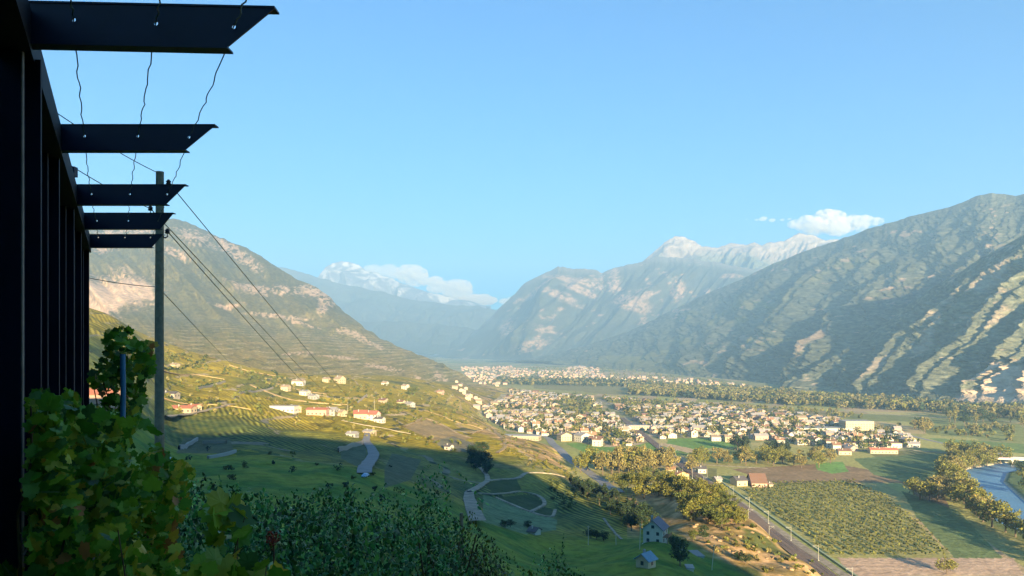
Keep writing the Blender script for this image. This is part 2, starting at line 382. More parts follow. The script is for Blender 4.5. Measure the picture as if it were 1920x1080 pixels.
def finish(name, G, col, m, **kw):
    nr, nc = G.shape[:2]; i = np.arange(nr-1)[:, None]*nc+np.arange(nc-1)[None]
    Fq = np.stack([i, i+1, i+nc+1, i+nc], -1).reshape(-1, 4)[:, ::-1]
    o = link(name, mesh_np(name, G.reshape(-1, 3), Fq, [m], col=col.reshape(-1, 3), smooth=True)); tag(o, kind='structure'); return o
def ell(PX, PY, cx, cy, rx, ry, ang=0, n=None, w=0.25):
    a = math.radians(ang); dx = PX-cx; dy = PY-cy; u = (dx*math.cos(a)+dy*math.sin(a))/rx; v = (-dx*math.sin(a)+dy*math.cos(a))/ry
    r = np.hypot(u, v)+(0 if n is None else (n-0.5)*1.4); return sstep(1+w, 1-w, r)
ROCK = (0.56,0.38,0.25)
# left mountain with cliffs, quarry face and terraced lower slopes
def d_left(PX, PY, VV, G):
    c = PX-0.9*PY
    return (ridged(c/95, PY/260, 4, 101)-0.5)*230*sstep(1.0, 0.35, VV)*sstep(0, 0.2, VV)+(fbm(PX/22, PY/16, 4, 105)-0.5)*90*(1-0.75*sstep(0.3, 0.5, VV))
LM = [
 [(-300,470,4500),(150,432,4500),(250,418,4600),(290,413,4600),(325,409,4600),(365,423,4550),(420,447,4500),(480,472,4300),(510,494,4250),(545,518,4200),(597,541,4000),(622,560,3950),(645,585,3850),(672,606,3700),(705,630,3500),(760,655,3200),(820,680,3000),(860,700,2800),(885,715,2700)],
 [(-300,590,2700),(150,592,2600),(330,603,2600),(480,616,2700),(600,632,2850),(700,656,2800),(760,674,2700),(820,695,2620),(860,708,2560),(885,720,2500)],
 [(-300,640,1500),(150,650,1300),(430,700,1150),(540,722,1250),(640,735,1350),(740,745,1450),(800,748,1650),(850,738,2000),(885,726,2300)],
]
G, PX, PY, VV = loft(-300, 885, 1.6, LM, 95, d_left, (0.15, -0.95, 0.25), 2.6, 1)
n = fbm(PX/9, PY/7, 4, 111); nb = fbm(PX/50, PY/30, 4, 113); nf = fbm(PX/3.2, PY/2.6, 3, 117)
base = mixc((0.085,0.08,0.026), (0.18,0.145,0.048), nb*0.8+nf*0.4-0.1)
lower = mixc((0.17,0.15,0.04), (0.29,0.21,0.07), fbm(PX/26, PY/5, 4, 121)*1.5-0.25)
base = mixc(base, lower, sstep(585, 650, PY+(nb-0.5)*50))
rk = np.zeros(PX.shape)
for e in [(222,556,72,42,-10),(190,460,45,16,-8),(250,436,70,9,-3),(368,452,34,17,30),(408,452,22,9,25),(440,472,42,12,32),(470,492,26,10,40),(330,478,28,9,20),
          (480,545,40,13,4),(540,548,36,11,6),(590,548,30,12,15),(612,560,22,16,55),(606,585,10,14,0),(520,600,62,4,6),(430,578,30,5,0),(560,612,40,3,15),
          (660,636,30,5,15),(690,648,40,5,20),(780,720,12,10,20),(830,716,25,8,45),(715,690,40,4,10),(640,672,40,3,4),(560,665,30,3,0)]:
    rk = np.maximum(rk, ell(PX, PY, *e, n=n, w=0.3))
rk = rk*sstep(0.38, 0.62, nf*0.55+n*0.45+0.02)*0.85
q = ell(PX, PY, 222, 556, 66, 36, -10, n=nb, w=0.1)
rk = np.maximum(rk, q*(0.75+0.25*nf)); 
zz = G[..., 2]
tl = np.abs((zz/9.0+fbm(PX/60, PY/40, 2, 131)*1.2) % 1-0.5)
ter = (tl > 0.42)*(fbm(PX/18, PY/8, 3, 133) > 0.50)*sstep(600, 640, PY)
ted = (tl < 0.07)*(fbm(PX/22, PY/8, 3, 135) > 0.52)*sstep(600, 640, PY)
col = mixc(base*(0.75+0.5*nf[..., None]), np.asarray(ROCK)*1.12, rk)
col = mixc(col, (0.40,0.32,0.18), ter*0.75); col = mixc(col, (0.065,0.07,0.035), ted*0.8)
mm = mat('mountain_mat', (1, 1, 1), 0.95, 0.045, 0.38, bump=9.0, attr=True, spec=0.05)
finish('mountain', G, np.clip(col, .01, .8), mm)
# right range
def forest(PX, PY, s, dens=1.0):
    nf = fbm(PX/3.0+PY*0.15, PY/2.4, 3, s); nb = fbm(PX/60, PY/40, 4, s+3); n = fbm(PX/10+PY*0.1, PY/7, 4, s+5)
    c = mixc((0.08,0.095,0.065), (0.17,0.168,0.105), np.clip(nb*0.7+nf*0.9-0.35, 0, 1))
    return c, n, nb, nf
def spur(c, T, sh=0.78):
    t = (-c/T) % 1.0; return np.where(t < sh, t/sh, (1-t)/(1-sh))
def scar(PX, PY, n):
    return np.maximum(np.maximum(ell(PX, PY, 1908, 712, 60, 30, -35, n=n, w=0.15), ell(PX, PY, 1848, 702, 52, 8, -28, n=n, w=0.2)), ell(PX, PY, 1875, 744, 80, 11, 0, n=n, w=0.3)*0.9)
def d_right(PX, PY, VV, G):
    c = PX+1.05*PY+60*(fbm(PX/110, PY/110, 3, 200)-0.5)
    amp = sstep(0.35, 0.6, fbm(PX/150, PY/150, 2, 203))*0.6+0.4
    env = sstep(0.03, 0.22, VV)*sstep(1.0, 0.80, VV)
    return (spur(c, 122, 0.80)-0.5)*200*amp*env*sstep(400, 500, PY)*sstep(1150, 1450, PX)+(spur(c*1.0+23, 41)-0.5)*34*env+(ridged(PX/60, PY/60, 3, 205)-0.5)*90*env+(fbm(PX/12, PY/10, 4, 209)-0.5)*36*env+(fbm(PX/5.5, PY/5, 2, 219)-0.5)*26*sstep(0, .1, VV)
MR = [
 [(900,678,7200),(1000,672,6700),(1100,648,6500),(1200,612,6500),(1290,566,6500),(1380,527,6300),(1450,494,6000),(1550,456,5700),(1600,440,5500),(1640,424,5300),(1700,408,5100),(1750,396,4950),(1790,386,4800),(1830,368,4750),(1860,361,4700),(1885,364,4700),(1905,367,4600),(1930,360,4500),(2100,345,4300),(2700,300,4000)],
 [(900,680,6900),(1000,677,6000),(1130,676,5200),(1290,650,4500),(1450,610,4000),(1600,570,3600),(1750,540,3300),(1900,510,3000),(2700,440,2600)],
 [(900,676,7500),(1000,681,6380),(1130,693,4400),(1300,706,3240),(1480,726,2340),(1600,739,1975),(1750,753,1690),(1920,766,1490),(2700,860,805)],
]
G, PX, PY, VV = loft(900, 2700, 1.7, MR, 210, d_right, (-0.96, -0.25, 0.05), 1.6, 2)
c, n, nb, nf = forest(PX, PY, 211)
rk = sstep(0.63, 0.72, n*0.6+nb*0.4)*0.6
mead = np.zeros(PX.shape)
for e in [(1400,570,40,8,5),(1440,572,30,6,8),(1300,590,16,9,-30),(1350,595,20,7,-40),(1390,600,14,6,-20),(1280,640,24,6,-5),(1210,668,34,6,-15),(1500,555,14,8,-50),(1600,495,22,8,-25),(1560,515,30,4,-35),(1450,640,30,6,0),(1160,672,40,5,0),(1640,490,8,10,-50)]:
    mead = np.maximum(mead, ell(PX, PY, *e, n=n, w=0.3))
for e in [(1870,510,50,9,-45),(1790,560,45,6,-45),(1650,640,50,5,-45),(1820,600,70,5,-45),(1700,690,60,6,-40),(1880,640,30,8,-50),(1560,640,40,5,-45),(1480,690,30,4,-45)]:
    rk = np.maximum(rk, ell(PX, PY, *e, n=n, w=0.35)*0.55)
rk = np.maximum(rk, scar(PX, PY, nb))
col = mixc(c*(0.5+1.0*nf[..., None]), (0.20,0.19,0.08), np.clip(mead*0.9+ell(PX, PY, 1200, 690, 120, 18, 0, n=n)*0.6, 0, 1))

col = mixc(col, ROCK, rk)
finish('mountain', G, np.clip(col, .01, .8), mm)
# nearer wooded spur on the right edge
def d_spur(PX, PY, VV, G):
    c = PX+1.08*PY+45*(fbm(PX/90, PY/90, 3, 300)-0.5); env = sstep(0.02, 0.2, VV)*sstep(1.0, 0.8, VV)
    q = 1-scar(PX, PY, fbm(PX/10, PY/7, 4, 5))
    return (spur(c, 108, 0.80)-0.5)*110*env*(0.35+0.65*q)+(spur(c+31, 37)-0.5)*34*env+(fbm(PX/11, PY/9, 4, 309)-0.5)*24*env+(fbm(PX/5.5, PY/5, 2, 319)-0.5)*15*sstep(0, .1, VV)*q
MS = [
 [(1455,727,2330),(1490,712,2400),(1520,700,2420),(1560,672,2500),(1620,634,2620),(1660,604,2660),(1700,572,2700),(1760,532,2700),(1800,512,2620),(1840,482,2580),(1880,462,2520),(1925,436,2460),(2000,415,2420),(2200,370,2300),(2700,300,2100)],
 [(1455,727,2330),(1520,716,2300),(1620,690,2200),(1750,655,2050),(1925,620,1850),(2700,560,1500)],
 [(1455,727,2325),(1520,731,2150),(1620,741,1900),(1750,754,1640),(1925,768,1440),(2700,870,770)],
]
G, PX, PY, VV = loft(1455, 2700, 1.5, MS, 190, d_spur, (-0.96, -0.25, 0.05), 2.2, 5)
c, n, nb, nf = forest(PX, PY, 311)
rk = sstep(0.64, 0.72, n*0.6+nb*0.4)*0.6
for e in [(1870,515,45,8,-48),(1900,530,30,6,-48),(1800,560,30,5,-45),(1820,600,50,5,-45),(1740,640,45,5,-45),(1880,600,26,6,-45),(1660,690,40,5,-40),(1720,700,40,4,-40),(1880,655,22,6,-50)]:
    rk = np.maximum(rk, ell(PX, PY, *e, n=n, w=0.35)*0.55)
rk = np.maximum(rk, scar(PX, PY, nb))
col = mixc(c*(0.5+1.0*nf[..., None])*1.1, (0.50,0.38,0.27), rk)
finish('mountain', G, np.clip(col, .01, .8), mm)
# mid massif
def d_mid(PX, PY, VV, G):
    env = sstep(0.02, 0.2, VV)*sstep(1.0, 0.7, VV)
    return (ridged((PX+0.8*PY)/75, PY/200, 4, 401)-0.5)*900*env
MM = [
 [(790,690,12500),(850,655,11500),(880,632,11000),(905,611,10500),(935,580,10200),(955,562,10000),(985,532,9800),(1020,515,9600),(1047,500,9500),(1075,508,9500),(1108,505,9500),(1128,513,9500),(1150,502,9500),(1200,490,9500),(1230,482,9500),(1300,486,9500),(1350,492,9400),(1450,512,9200),(1600,540,9000)],
 [(790,692,11500),(850,672,9500),(1000,610,8300),(1150,590,8000),(1300,580,8000),(1600,600,8000)],
 [(790,676,12000),(850,672,9300),(1000,676,7600),(1150,676,7200),(1600,676,7000)],
]
G, PX, PY, VV = loft(790, 1600, 1.8, MM, 70, d_mid, (-0.3, -0.9, 0.1), 3.0, 9)
c, n, nb, nf = forest(PX, PY, 411)
rk = sstep(0.62, 0.72, n*0.6+nb*0.4)*0.8
for e in [(1075,528,60,7,10),(1010,540,40,5,-30),(1185,570,34,13,15),(1150,525,10,25,5),(1370,522,18,6,0),(1270,545,14,16,10),(1060,560,25,8,20),(945,615,14,18,20),(1000,650,30,8,-20),(1090,545,28,7,15)]:
    rk = np.maximum(rk, ell(PX, PY, *e, n=n, w=0.35)*0.9)
rk = rk*sstep(0.35, 0.6, nf*0.6+n*0.4+0.04)
col = mixc(c*0.6, np.asarray(ROCK)*0.8, rk); col = mixc(col, (0.30,0.28,0.26), sstep(0.10, 0.0, VV)*0.4)
finish('mountain', G, np.clip(col, .01, .8), mm)
# high bare crest behind
MC = [
 [(1130,530,10800),(1180,500,10800),(1205,488,10800),(1225,470,10800),(1245,455,10800),(1265,446,10800),(1282,445,10800),(1300,452,10800),(1320,458,10800),(1345,462,10800),(1370,456,10800),(1400,460,10800),(1440,456,10800),(1470,452,10800),(1500,438,10800),(1525,442,10800),(1545,450,10800),(1600,446,10800),(1700,440,10800),(1800,450,10800)],
 [(1130,560,10300),(1800,540,10300)], [(1130,650,9800),(1800,640,9800)]]
G, PX, PY, VV = loft(1130, 1800, 1.6, MC, 50, lambda PX, PY, VV, G: (ridged((PX+0.5*PY)/40, PY/60, 4, 501)-0.5)*900*sstep(0, .2, VV), (-0.2, -0.9, 0.2), 3.5, 12)
c, n, nb, nf = forest(PX, PY, 511)
col = mixc((0.20,0.165,0.14), (0.32,0.26,0.21), np.clip(n*2-0.5, 0, 1)); col = mixc(col, (0.42,0.38,0.34), sstep(0.58, 0.68, nf*0.5+n*0.5)*sstep(480, 450, PY)*0.7)
col = mixc(col, c, sstep(468, 505, PY+(nb-0.5)*40))
finish('mountain', G, np.clip(col, .01, .85), mm)
# far ranges closing the valley
def far(name, rails, px0, px1, amp, colf, s):
    G, PX, PY, VV = loft(px0, px1, 2.2, rails, 40, lambda PX, PY, VV, G: (ridged((PX+0.4*PY)/50, PY/70, 4, s)-0.5)*amp*sstep(0, .2, VV), (-0.2, -0.9, 0.2), 2.2, s)
    finish('mountain', G, np.clip(colf(PX, PY, VV), .01, .9), mm)
far('far', [[(400,480,13000),(540,505,13000),(570,512,13000),(600,520,13000),(640,533,13000),(680,541,13000),(720,549,13000),(780,562,13000),(840,570,13000),(900,576,13000),(960,584,13000),(1060,600,13000)],
            [(400,600,12400),(1060,640,12400)], [(400,664,12000),(1060,664,12000)]], 400, 1060, 900, lambda PX, PY, VV: forest(PX, PY, 611)[0]*0.55, 601)
far('far', [[(560,600,11200),(620,598,11200),(660,600,11200),(700,604,11200),(760,602,11200),(820,608,11200),(880,616,11200),(960,625,11200),(1060,640,11200)],
            [(560,640,10800),(1060,655,10800)], [(560,668,10300),(1060,668,10300)]], 560, 1060, 500, lambda PX, PY, VV: forest(PX, PY, 631)[0]*0.5, 621)
def snowc(PX, PY, VV):
    n = fbm(PX/8, PY/7, 4, 655); return mixc((0.42,0.40,0.40), (0.14,0.14,0.16), sstep(0.44, 0.56, n+0.3*sstep(0.05, 0.35, VV)))
far('far', [[(540,560,15500),(580,530,15500),(598,516,15500),(612,500,15500),(625,492,15500),(640,488,15500),(655,490,15500),(672,496,15500),(690,508,15500),(715,514,15500),(740,524,15500),(780,542,15500),(840,556,15500),(920,575,15500)],
            [(540,580,14800),(920,600,14800)], [(540,655,14000),(920,655,14000)]], 540, 920, 1200, snowc, 641)
# ------------------------------------------------------------------ the air
def build_haze():
    b = MB(); b.box(-9500, 9500, -1600, 17300, -12, 1950)
    m = bpy.data.materials.new('haze_mat'); m.use_nodes = True; N = m.node_tree.nodes; N.clear()
    v = N.new('ShaderNodeVolumePrincipled'); v.inputs['Color'].default_value = (0.37, 0.65, 1.0, 1)
    v.inputs['Density'].default_value = HAZE_DENSITY; v.inputs['Anisotropy'].default_value = 0.0
    o = N.new('ShaderNodeOutputMaterial'); m.node_tree.links.new(v.outputs[0], o.inputs['Volume'])
    tag(b.build('haze', m), kind='stuff')
build_haze()
# ------------------------------------------------------------------ roads, river, railway
def ribbon(pts, width, lift=0.3, step=4.0, skirt=0.6):
    P = [np.array([p[0], p[1]], float) for p in pts]; out = []
    for a, b in zip(P[:-1], P[1:]):
        n = max(1, int(np.linalg.norm(b-a)/step)); out += [a+(b-a)*i/n for i in range(n)]
    out.append(P[-1]); Q = np.array(out)
    for _ in range(4): Q[1:-1] = 0.25*Q[:-2]+0.5*Q[1:-1]+0.25*Q[2:]
    T = np.gradient(Q, axis=0); T /= np.linalg.norm(T, axis=1)[:, None]+1e-9; Nn = np.stack([-T[:, 1], T[:, 0]], 1)
    w = np.asarray(width, float) if np.ndim(width) else np.full(len(Q), width)
    if len(w) != len(Q): w = np.interp(np.linspace(0, 1, len(Q)), np.linspace(0, 1, len(w)), w)
    L = Q+Nn*w[:, None]/2; Rr = Q-Nn*w[:, None]/2
    z = np.maximum(np.maximum(H(L[:, 0], L[:, 1]), H(Rr[:, 0], Rr[:, 1])), H(Q[:, 0], Q[:, 1]))+lift
    for _ in range(2): z[1:-1] = np.maximum(z[1:-1], 0.5*(z[:-2]+z[2:]))
    n = len(Q)
    V = np.concatenate([np.c_[L, z-skirt], np.c_[L, z], np.c_[Rr, z], np.c_[Rr, z-skirt]])
    F = []
    for i in range(n-1):
        for k in range(3): F.append([k*n+i, (k+1)*n+i, (k+1)*n+i+1, k*n+i+1])
    return V, np.array(F)[:, ::-1], Q, z
def pix(path): return [tuple(back(*p)[:2]) for p in path]
ASPH = mat('asphalt', (0.22,0.22,0.22), 0.9, 0.2, 0.2); GRAVEL = mat('gravel', (0.27,0.235,0.18), 0.95, 0.25, 0.45); DIRT = mat('lane_dirt', (0.34,0.25,0.13), 0.95, 0.2, 0.45)
CONC = mat('concrete', (0.50,0.47,0.42), 0.9, 0.5, 0.15)
def road(pts, w, m, name='road', lift=0.3, label=None):
    V, F_, Q, z = ribbon(pts, w, lift); o = link(name, mesh_np(name, V, F_, [m])); tag(o, label, kind='structure'); return o
road(pix([(876,862),(898,875),(912,890),(915,902),(895,916),(880,923),(879,940),(886,962),(896,986)]), [2,2.2,3,3.6,4.5,5.5,6,6.5], GRAVEL)
road(pix([(915,902),(945,899),(973,897),(989,885),(1020,888),(1057,895)]), 3, GRAVEL)
road(pix([(895,925),(929,931),(970,921),(1004,926),(1022,938),(1022,948),(995,960)]), 2.2, GRAVEL, 'path')
road(pix([(929,933),(960,947),(995,961),(1037,972),(1041,956)]), 1.8, GRAVEL, 'path')
road(pix([(1132,972),(1140,984),(1151,996),(1166,1012)]), 1.1, GRAVEL, 'path')
road(pix([(1082,905),(1110,915),(1148,924)]), 2.5, ASPH)
road(pix([(882,814),(905,808),(923,805),(945,825),(948,838),(932,850)]), 3.5, DIRT)
road(pix([(683,892),(684,880),(692,868),(701,855),(697,843),(686,828),(690,806)]), [6,6.5,7,7,6,5,4], ASPH)
road(pix([(300,790),(330,782),(360,776),(395,768),(440,758)]), [7,7,6,4,3], GRAVEL)
road(pix([(520,720),(545,727),(570,733),(615,739)]), 5, DIRT)
road(pix([(430,684),(470,697),(515,705)]), 5, DIRT)
road(pix([(230,600),(262,616),(300,636),(340,652),(400,672)]), 5, DIRT)
road(pix([(300,695),(360,702),(420,712)]), 3, DIRT, 'path')
road(pix([(758,800),(795,783),(830,797),(860,815),(885,822)]), 3, DIRT, 'path')
road(pix([(470,722),(500,735),(560,752),(640,760)]), 3, DIRT, 'path')
road(pix([(640,788),(700,800),(780,815)]), 2.5, GRAVEL, 'path')
for pl in [[(700,745),(740,760),(790,790)],[(300,745),(380,757),(470,768)],[(560,750),(600,757),(650,759)],[(800,770),(850,790),(905,805)],[(540,688),(600,700),(680,730)]]:
    road(pix(pl), 1.8, DIRT, 'path')
# valley roads (flat)
road(pix([(1005,812),(1030,822),(1045,842),(1062,860),(1095,880),(1132,905),(1160,925)]), [7,9,9,9,9,9,8], ASPH, lift=0.15)
road([(161,330),(163,600),(168,900),(175,1170)], 5, GRAVEL, 'path', lift=0.1)
road(pix([(1245,852),(1290,868),(1330,872),(1440,878)]), 4, GRAVEL, 'path', lift=0.1)
road(pix([(1290,745),(1420,757),(1560,768),(1700,780),(1920,792)]), 6, GRAVEL, lift=0.1)
road(pix([(1700,815),(1740,825),(1810,840),(1890,853)]), 6, ASPH, lift=0.1)
road(pix([(1560,850),(1640,842),(1720,845),(1790,850)]), 4, GRAVEL, 'path', lift=0.1)
road(pix([(1740,735),(1760,752),(1800,762),(1900,770)]), 10, DIRT, lift=0.3)
# river water
def build_river():
    V, F_, Q, z = ribbon(RIVER, 2*RIVER_HW+6, 0, 8.0); n = len(Q)
    V = V[n:3*n]; V[:, 2] = -1.6; V[:, 0] += 0
    Fr = np.array([[i, n+i, n+i+1, i+1] for i in range(n-1)])[:, ::-1]
    m = mat('river_water', (0.10,0.22,0.36), 0.45, 0.06, 0.08, bump=0.05, spec=0.25)
    tag(link('river', mesh_np('river', V, Fr, [m])), kind='structure')
build_river()
# railway: ballast bed, two tracks, masts along both sides
RX = lambda y: 152+(y-374)*0.025
BALLAST = mat('ballast', (0.17,0.125,0.10), 0.95, 0.8, 0.3); STEEL = mat('rail_steel', (0.25,0.22,0.2), 0.5, 2, 0.2, metal=0.6)
road([(RX(y), y) for y in range(330, 1330, 50)], 9, BALLAST, 'railway_bed', lift=0.55)
def track(off):
    b = MB()
    for s in (-0.75, 0.75):
        b.tube([(RX(y)+off+s, y, H(RX(y), y)[0]+0.75) for y in range(330, 1330, 50)], 0.09, 4)
    return b
for off in (-2.2, 2.2):
    o = track(off).build('railway_track', STEEL)
    tag(o, 'steel rail pair on the %s side of the brown railway bed' % ('left' if off < 0 else 'right'), 'railway track', 'tracks of the straight railway')
def build_mast():
    root = empty('catenary_mast'); b = MB()
    b.tube([(0,0,0),(0,0,4),(0,0,8.2)], [0.15,0.13,0.11], 6); b.box(-0.35,0.35,-0.35,0.35,-0.6,0.25)
    b.build('pole', MATM, root); c = MB()
    c.tube([(0,0,7.6),(-3.0,0,7.6)], 0.08, 5); c.tube([(0,0,6.0),(-2.8,0,7.5)], 0.06, 5); c.tube([(-2.8,0,7.6),(-2.8,0,6.4)], 0.05, 5)
    c.build('bracket_arm', MATM, root); return root
MATM = mat('galvanised', (0.30,0.30,0.27), 0.55, 3, 0.1, metal=0.2)
def copy_tree(o, parent=None):
    c = o.copy(); C.objects.link(c); c.parent = parent
    for ch in o.children: copy_tree(ch, c)
    return c
mast0 = build_mast(); first = True; k = 0; cnt_ = {}
for y in np.arange(372, 900, 44):
    for side in (1, -1):
        if side == -1 and y < 440: continue
        o = mast0 if first else copy_tree(mast0); first = False; k += 1
        x = RX(y)+side*6.3; o.location = (x, y, H(x, y)[0]+0.2); o.rotation_euler = (0, 0, 0 if side > 0 else math.pi)
        cnt_[side] = cnt_.get(side, 0)+1
        tag(o, 'grey overhead line mast %s of the railway, %s' % ('right' if side > 0 else 'left', 'nearest' if cnt_[side] == 1 else ['','','second','third','fourth','fifth','sixth','seventh','eighth','ninth','tenth','eleventh','twelfth','thirteenth'][cnt_[side]]+' from the near end'), 'line mast', 'overhead line masts along the railway, %s side' % ('right' if side > 0 else 'left'))
bpy.context.view_layer.update()
for off in (-2.2, 2.2):
    b = MB(); b.tube([(RX(y)+off, y, 6.6) for y in range(350, 1300, 50)], 0.045, 4)
    tag(b.build('contact_wire', mat('wire_dark', (0.05,0.055,0.05), 0.6)), 'thin contact wire above the %s railway track' % ('left' if off < 0 else 'right'), 'overhead wire', 'contact wires over the railway')
# pale green low barrier along the railway
V, F_, Q, z = ribbon([(RX(y)+14, y) for y in range(345, 700, 40)], 1.2, 0.7, skirt=1.1)
tag(link('barrier_wall', mesh_np('barrier_wall', V, F_, [mat('barrier_green', (0.26,0.31,0.20), 0.8, 0.4, 0.15)])), 'long low pale green barrier running beside the railway', 'barrier')
# ------------------------------------------------------------------ foliage generators
def rand_rot(n, rng, tilt=1.0):
    q = rng.normal(size=(n, 3)); q[:, 2] = np.abs(q[:, 2])+0.2/tilt; q /= np.linalg.norm(q, axis=1)[:, None]
    h = np.cross(q, rng.normal(size=(n, 3))); h /= np.linalg.norm(h, axis=1)[:, None]; return h, np.cross(q, h), q
def quads(P, size, rng, asp=0.7, tilt=1.0):
    n = len(P); a, b, q = rand_rot(n, rng, tilt); s = (size*np.ones(n))[:, None]
    a = a*s; b = b*s*asp
    V = np.stack([P-a, P-b*0.9, P+a, P+b*0.9], 1).reshape(-1, 3)
    return V, np.arange(4*n).reshape(n, 4)
def crown_pts(rng, n_clump, n_leaf, rx, rz, zc, shape='round', cr=0.38):
    pts = []; cl = []
    for i in range(n_clump):
        while True:
            u = rng.uniform(-1, 1, 3)
            if 0.15 < np.dot(u, u) < 0.95: break
        if shape == 'poplar': u[:2] *= (1-0.55*max(u[2], 0))*0.8
        if shape == 'conifer': u[:2] *= (1-u[2])*0.55
        if shape == 'round': u[:2] *= 1.0 if u[2] < 0.2 else 0.9
        c = np.array([u[0]*rx, u[1]*rx, zc+u[2]*rz]); r = cr*rx*rng.uniform(0.7, 1.25)
        d = rng.normal(size=(n_leaf, 3)); d /= np.linalg.norm(d, axis=1)[:, None]
        rr = r*rng.uniform(0.55, 1.0, n_leaf)[:, None]
        pts.append(c+d*rr*np.array([1, 1, 0.8])); cl.append(np.full(n_leaf, rng.uniform(0.72, 1.3)))
    return np.concatenate(pts), np.concatenate(cl)
LEAF = mat('tree_leaves', (1,1,1), 0.75, 1.2, 0.3, attr=True, spec=0.2, translucent=0.12)
BARK = mat('bark', (0.11,0.085,0.06), 0.95, 3, 0.3)
def make_crown(seed, h, rx, base, nc, nl, size, shape='round', zlow=0.22):
    rng = np.random.default_rng(seed); zc = h*(1+zlow)/2; rz = h*(1-zlow)/2
    P, cl = crown_pts(rng, nc, nl, rx, rz, zc, shape)
    n = len(P); V, Fq = quads(P, size*rng.uniform(0.7, 1.3, n), rng)
    col = np.array(base)*(cl*rng.uniform(0.8, 1.25, n))[:, None]; yel = rng.random(n) < 0.12
    col[yel] = col[yel]*np.array([1.5, 1.25, 0.8]); return V, Fq, np.repeat(col, 4, 0)
def trunk_mb(h, r, seed, spread):
    rd = random.Random(seed); b = MB(); b.tube([(0,0,-0.8),(rd.uniform(-.1,.1)*r,0,h*0.25),(0.1*r,0.2*r,h*0.7)], [r*1.2, r*0.8, r*0.25], 6)
    for i in range(5):
        a = rd.uniform(0, 6.28); z0 = h*rd.uniform(0.22, 0.5)
        b.tube([(0,0,z0),(math.cos(a)*spread*0.4, math.sin(a)*spread*0.4, z0+h*0.12),(math.cos(a)*spread*0.7, math.sin(a)*spread*0.7, z0+h*0.26)], [r*0.45, r*0.3, r*0.1], 5)
    return b
KINDS = {  # unit trees, 10 m high
 'olive': ((0.145,0.150,0.034), 4.6, 26, 34, 0.42, 'round'),
 'green': ((0.085,0.105,0.028), 4.3, 26, 34, 0.42, 'round'),
 'tan':   ((0.185,0.165,0.062), 4.0, 26, 34, 0.42, 'round'),
 'dark':  ((0.028,0.050,0.024), 4.2, 26, 34, 0.42, 'round'),
 'poplar':((0.17,0.165,0.055), 2.2, 30, 26, 0.36, 'poplar'),
 'conifer':((0.030,0.050,0.028), 3.0, 30, 26, 0.36, 'conifer'),
}
PROTO = {}
def proto(kind, var):
    key = (kind, var)
    if key not in PROTO:
        b, rx, nc, nl, sz, sh = KINDS[kind]; V, Fq, col = make_crown(hash((len(kind)*7+ord(kind[0]), var)) % 9999, 10, rx, b, nc, nl, sz, sh)
        PROTO[key] = (mesh_np('crown', V, Fq, [LEAF], col=col), trunk_mb(10, 0.32, var, rx).mesh('trunk', [BARK]))
    return PROTO[key]
NTREE = 0
TNAME = {'olive': 'broadleaf_tree', 'green': 'broadleaf_tree', 'tan': 'broadleaf_tree', 'dark': 'broadleaf_tree', 'poplar': 'poplar_tree', 'conifer': 'conifer_tree'}
def tree(x, y, h, kind, label, group, wide=1.0):
    global NTREE; NTREE += 1
    cr, tr = proto(kind, random.randrange(3)); z = H(x, y)[0]-0.2
    o = empty(TNAME[kind], (x, y, z), random.uniform(0, 6.28)); s = h/10; o.scale = (s*wide, s*wide, s)
    link('crown', cr, o); link('trunk', tr, o); tag(o, label, 'tree', group); return o
def scatter_poly(poly, n, mind, seed, zr=None):
    rd = random.Random(seed); xs = [p[0] for p in poly]; ys = [p[1] for p in poly]; out = []; t = 0
    while len(out) < n and t < n*40:
        t += 1; px = rd.uniform(min(xs), max(xs)); py = rd.uniform(min(ys), max(ys))
        if not inpoly(np.array([px]), np.array([py]), poly)[0]: continue
        p = back(px, py, dmin=180)
        if all((p.x-q.x)**2+(p.y-q.y)**2 > mind*mind for q in out): out.append(p)
    return out
COLW = {'olive': 'olive green', 'green': 'mid green', 'tan': 'tan leaved', 'dark': 'dark green', 'poplar': 'slender olive', 'conifer': 'dark pointed'}
ORD = ['first','second','third','fourth','fifth','sixth','seventh','eighth','ninth','tenth','eleventh','twelfth','thirteenth','fourteenth','fifteenth','sixteenth','seventeenth','eighteenth','nineteenth','twentieth','twenty-first','twenty-second','twenty-third','twenty-fourth','twenty-fifth','twenty-sixth','twenty-seventh','twenty-eighth','twenty-ninth','thirtieth']+['thirty-%s' % w for w in ('first','second','third','fourth','fifth','sixth','seventh','eighth','ninth')]+['fortieth']
def grove(pts, hr, kinds, where, group, seed=0, wide=(0.9, 1.25)):
    rd = random.Random(seed); pts = sorted(pts, key=lambda p: p[0]/p[1])
    for i, p in enumerate(pts):
        k = rd.choice(kinds); lab = '%s tree %s' % (COLW[k], where)
        if len(pts) > 1: lab += ', '+('leftmost' if i == 0 else ORD[i]+' from left')
        tree(p[0], p[1], rd.uniform(*hr), k, lab, group, rd.uniform(*wide))
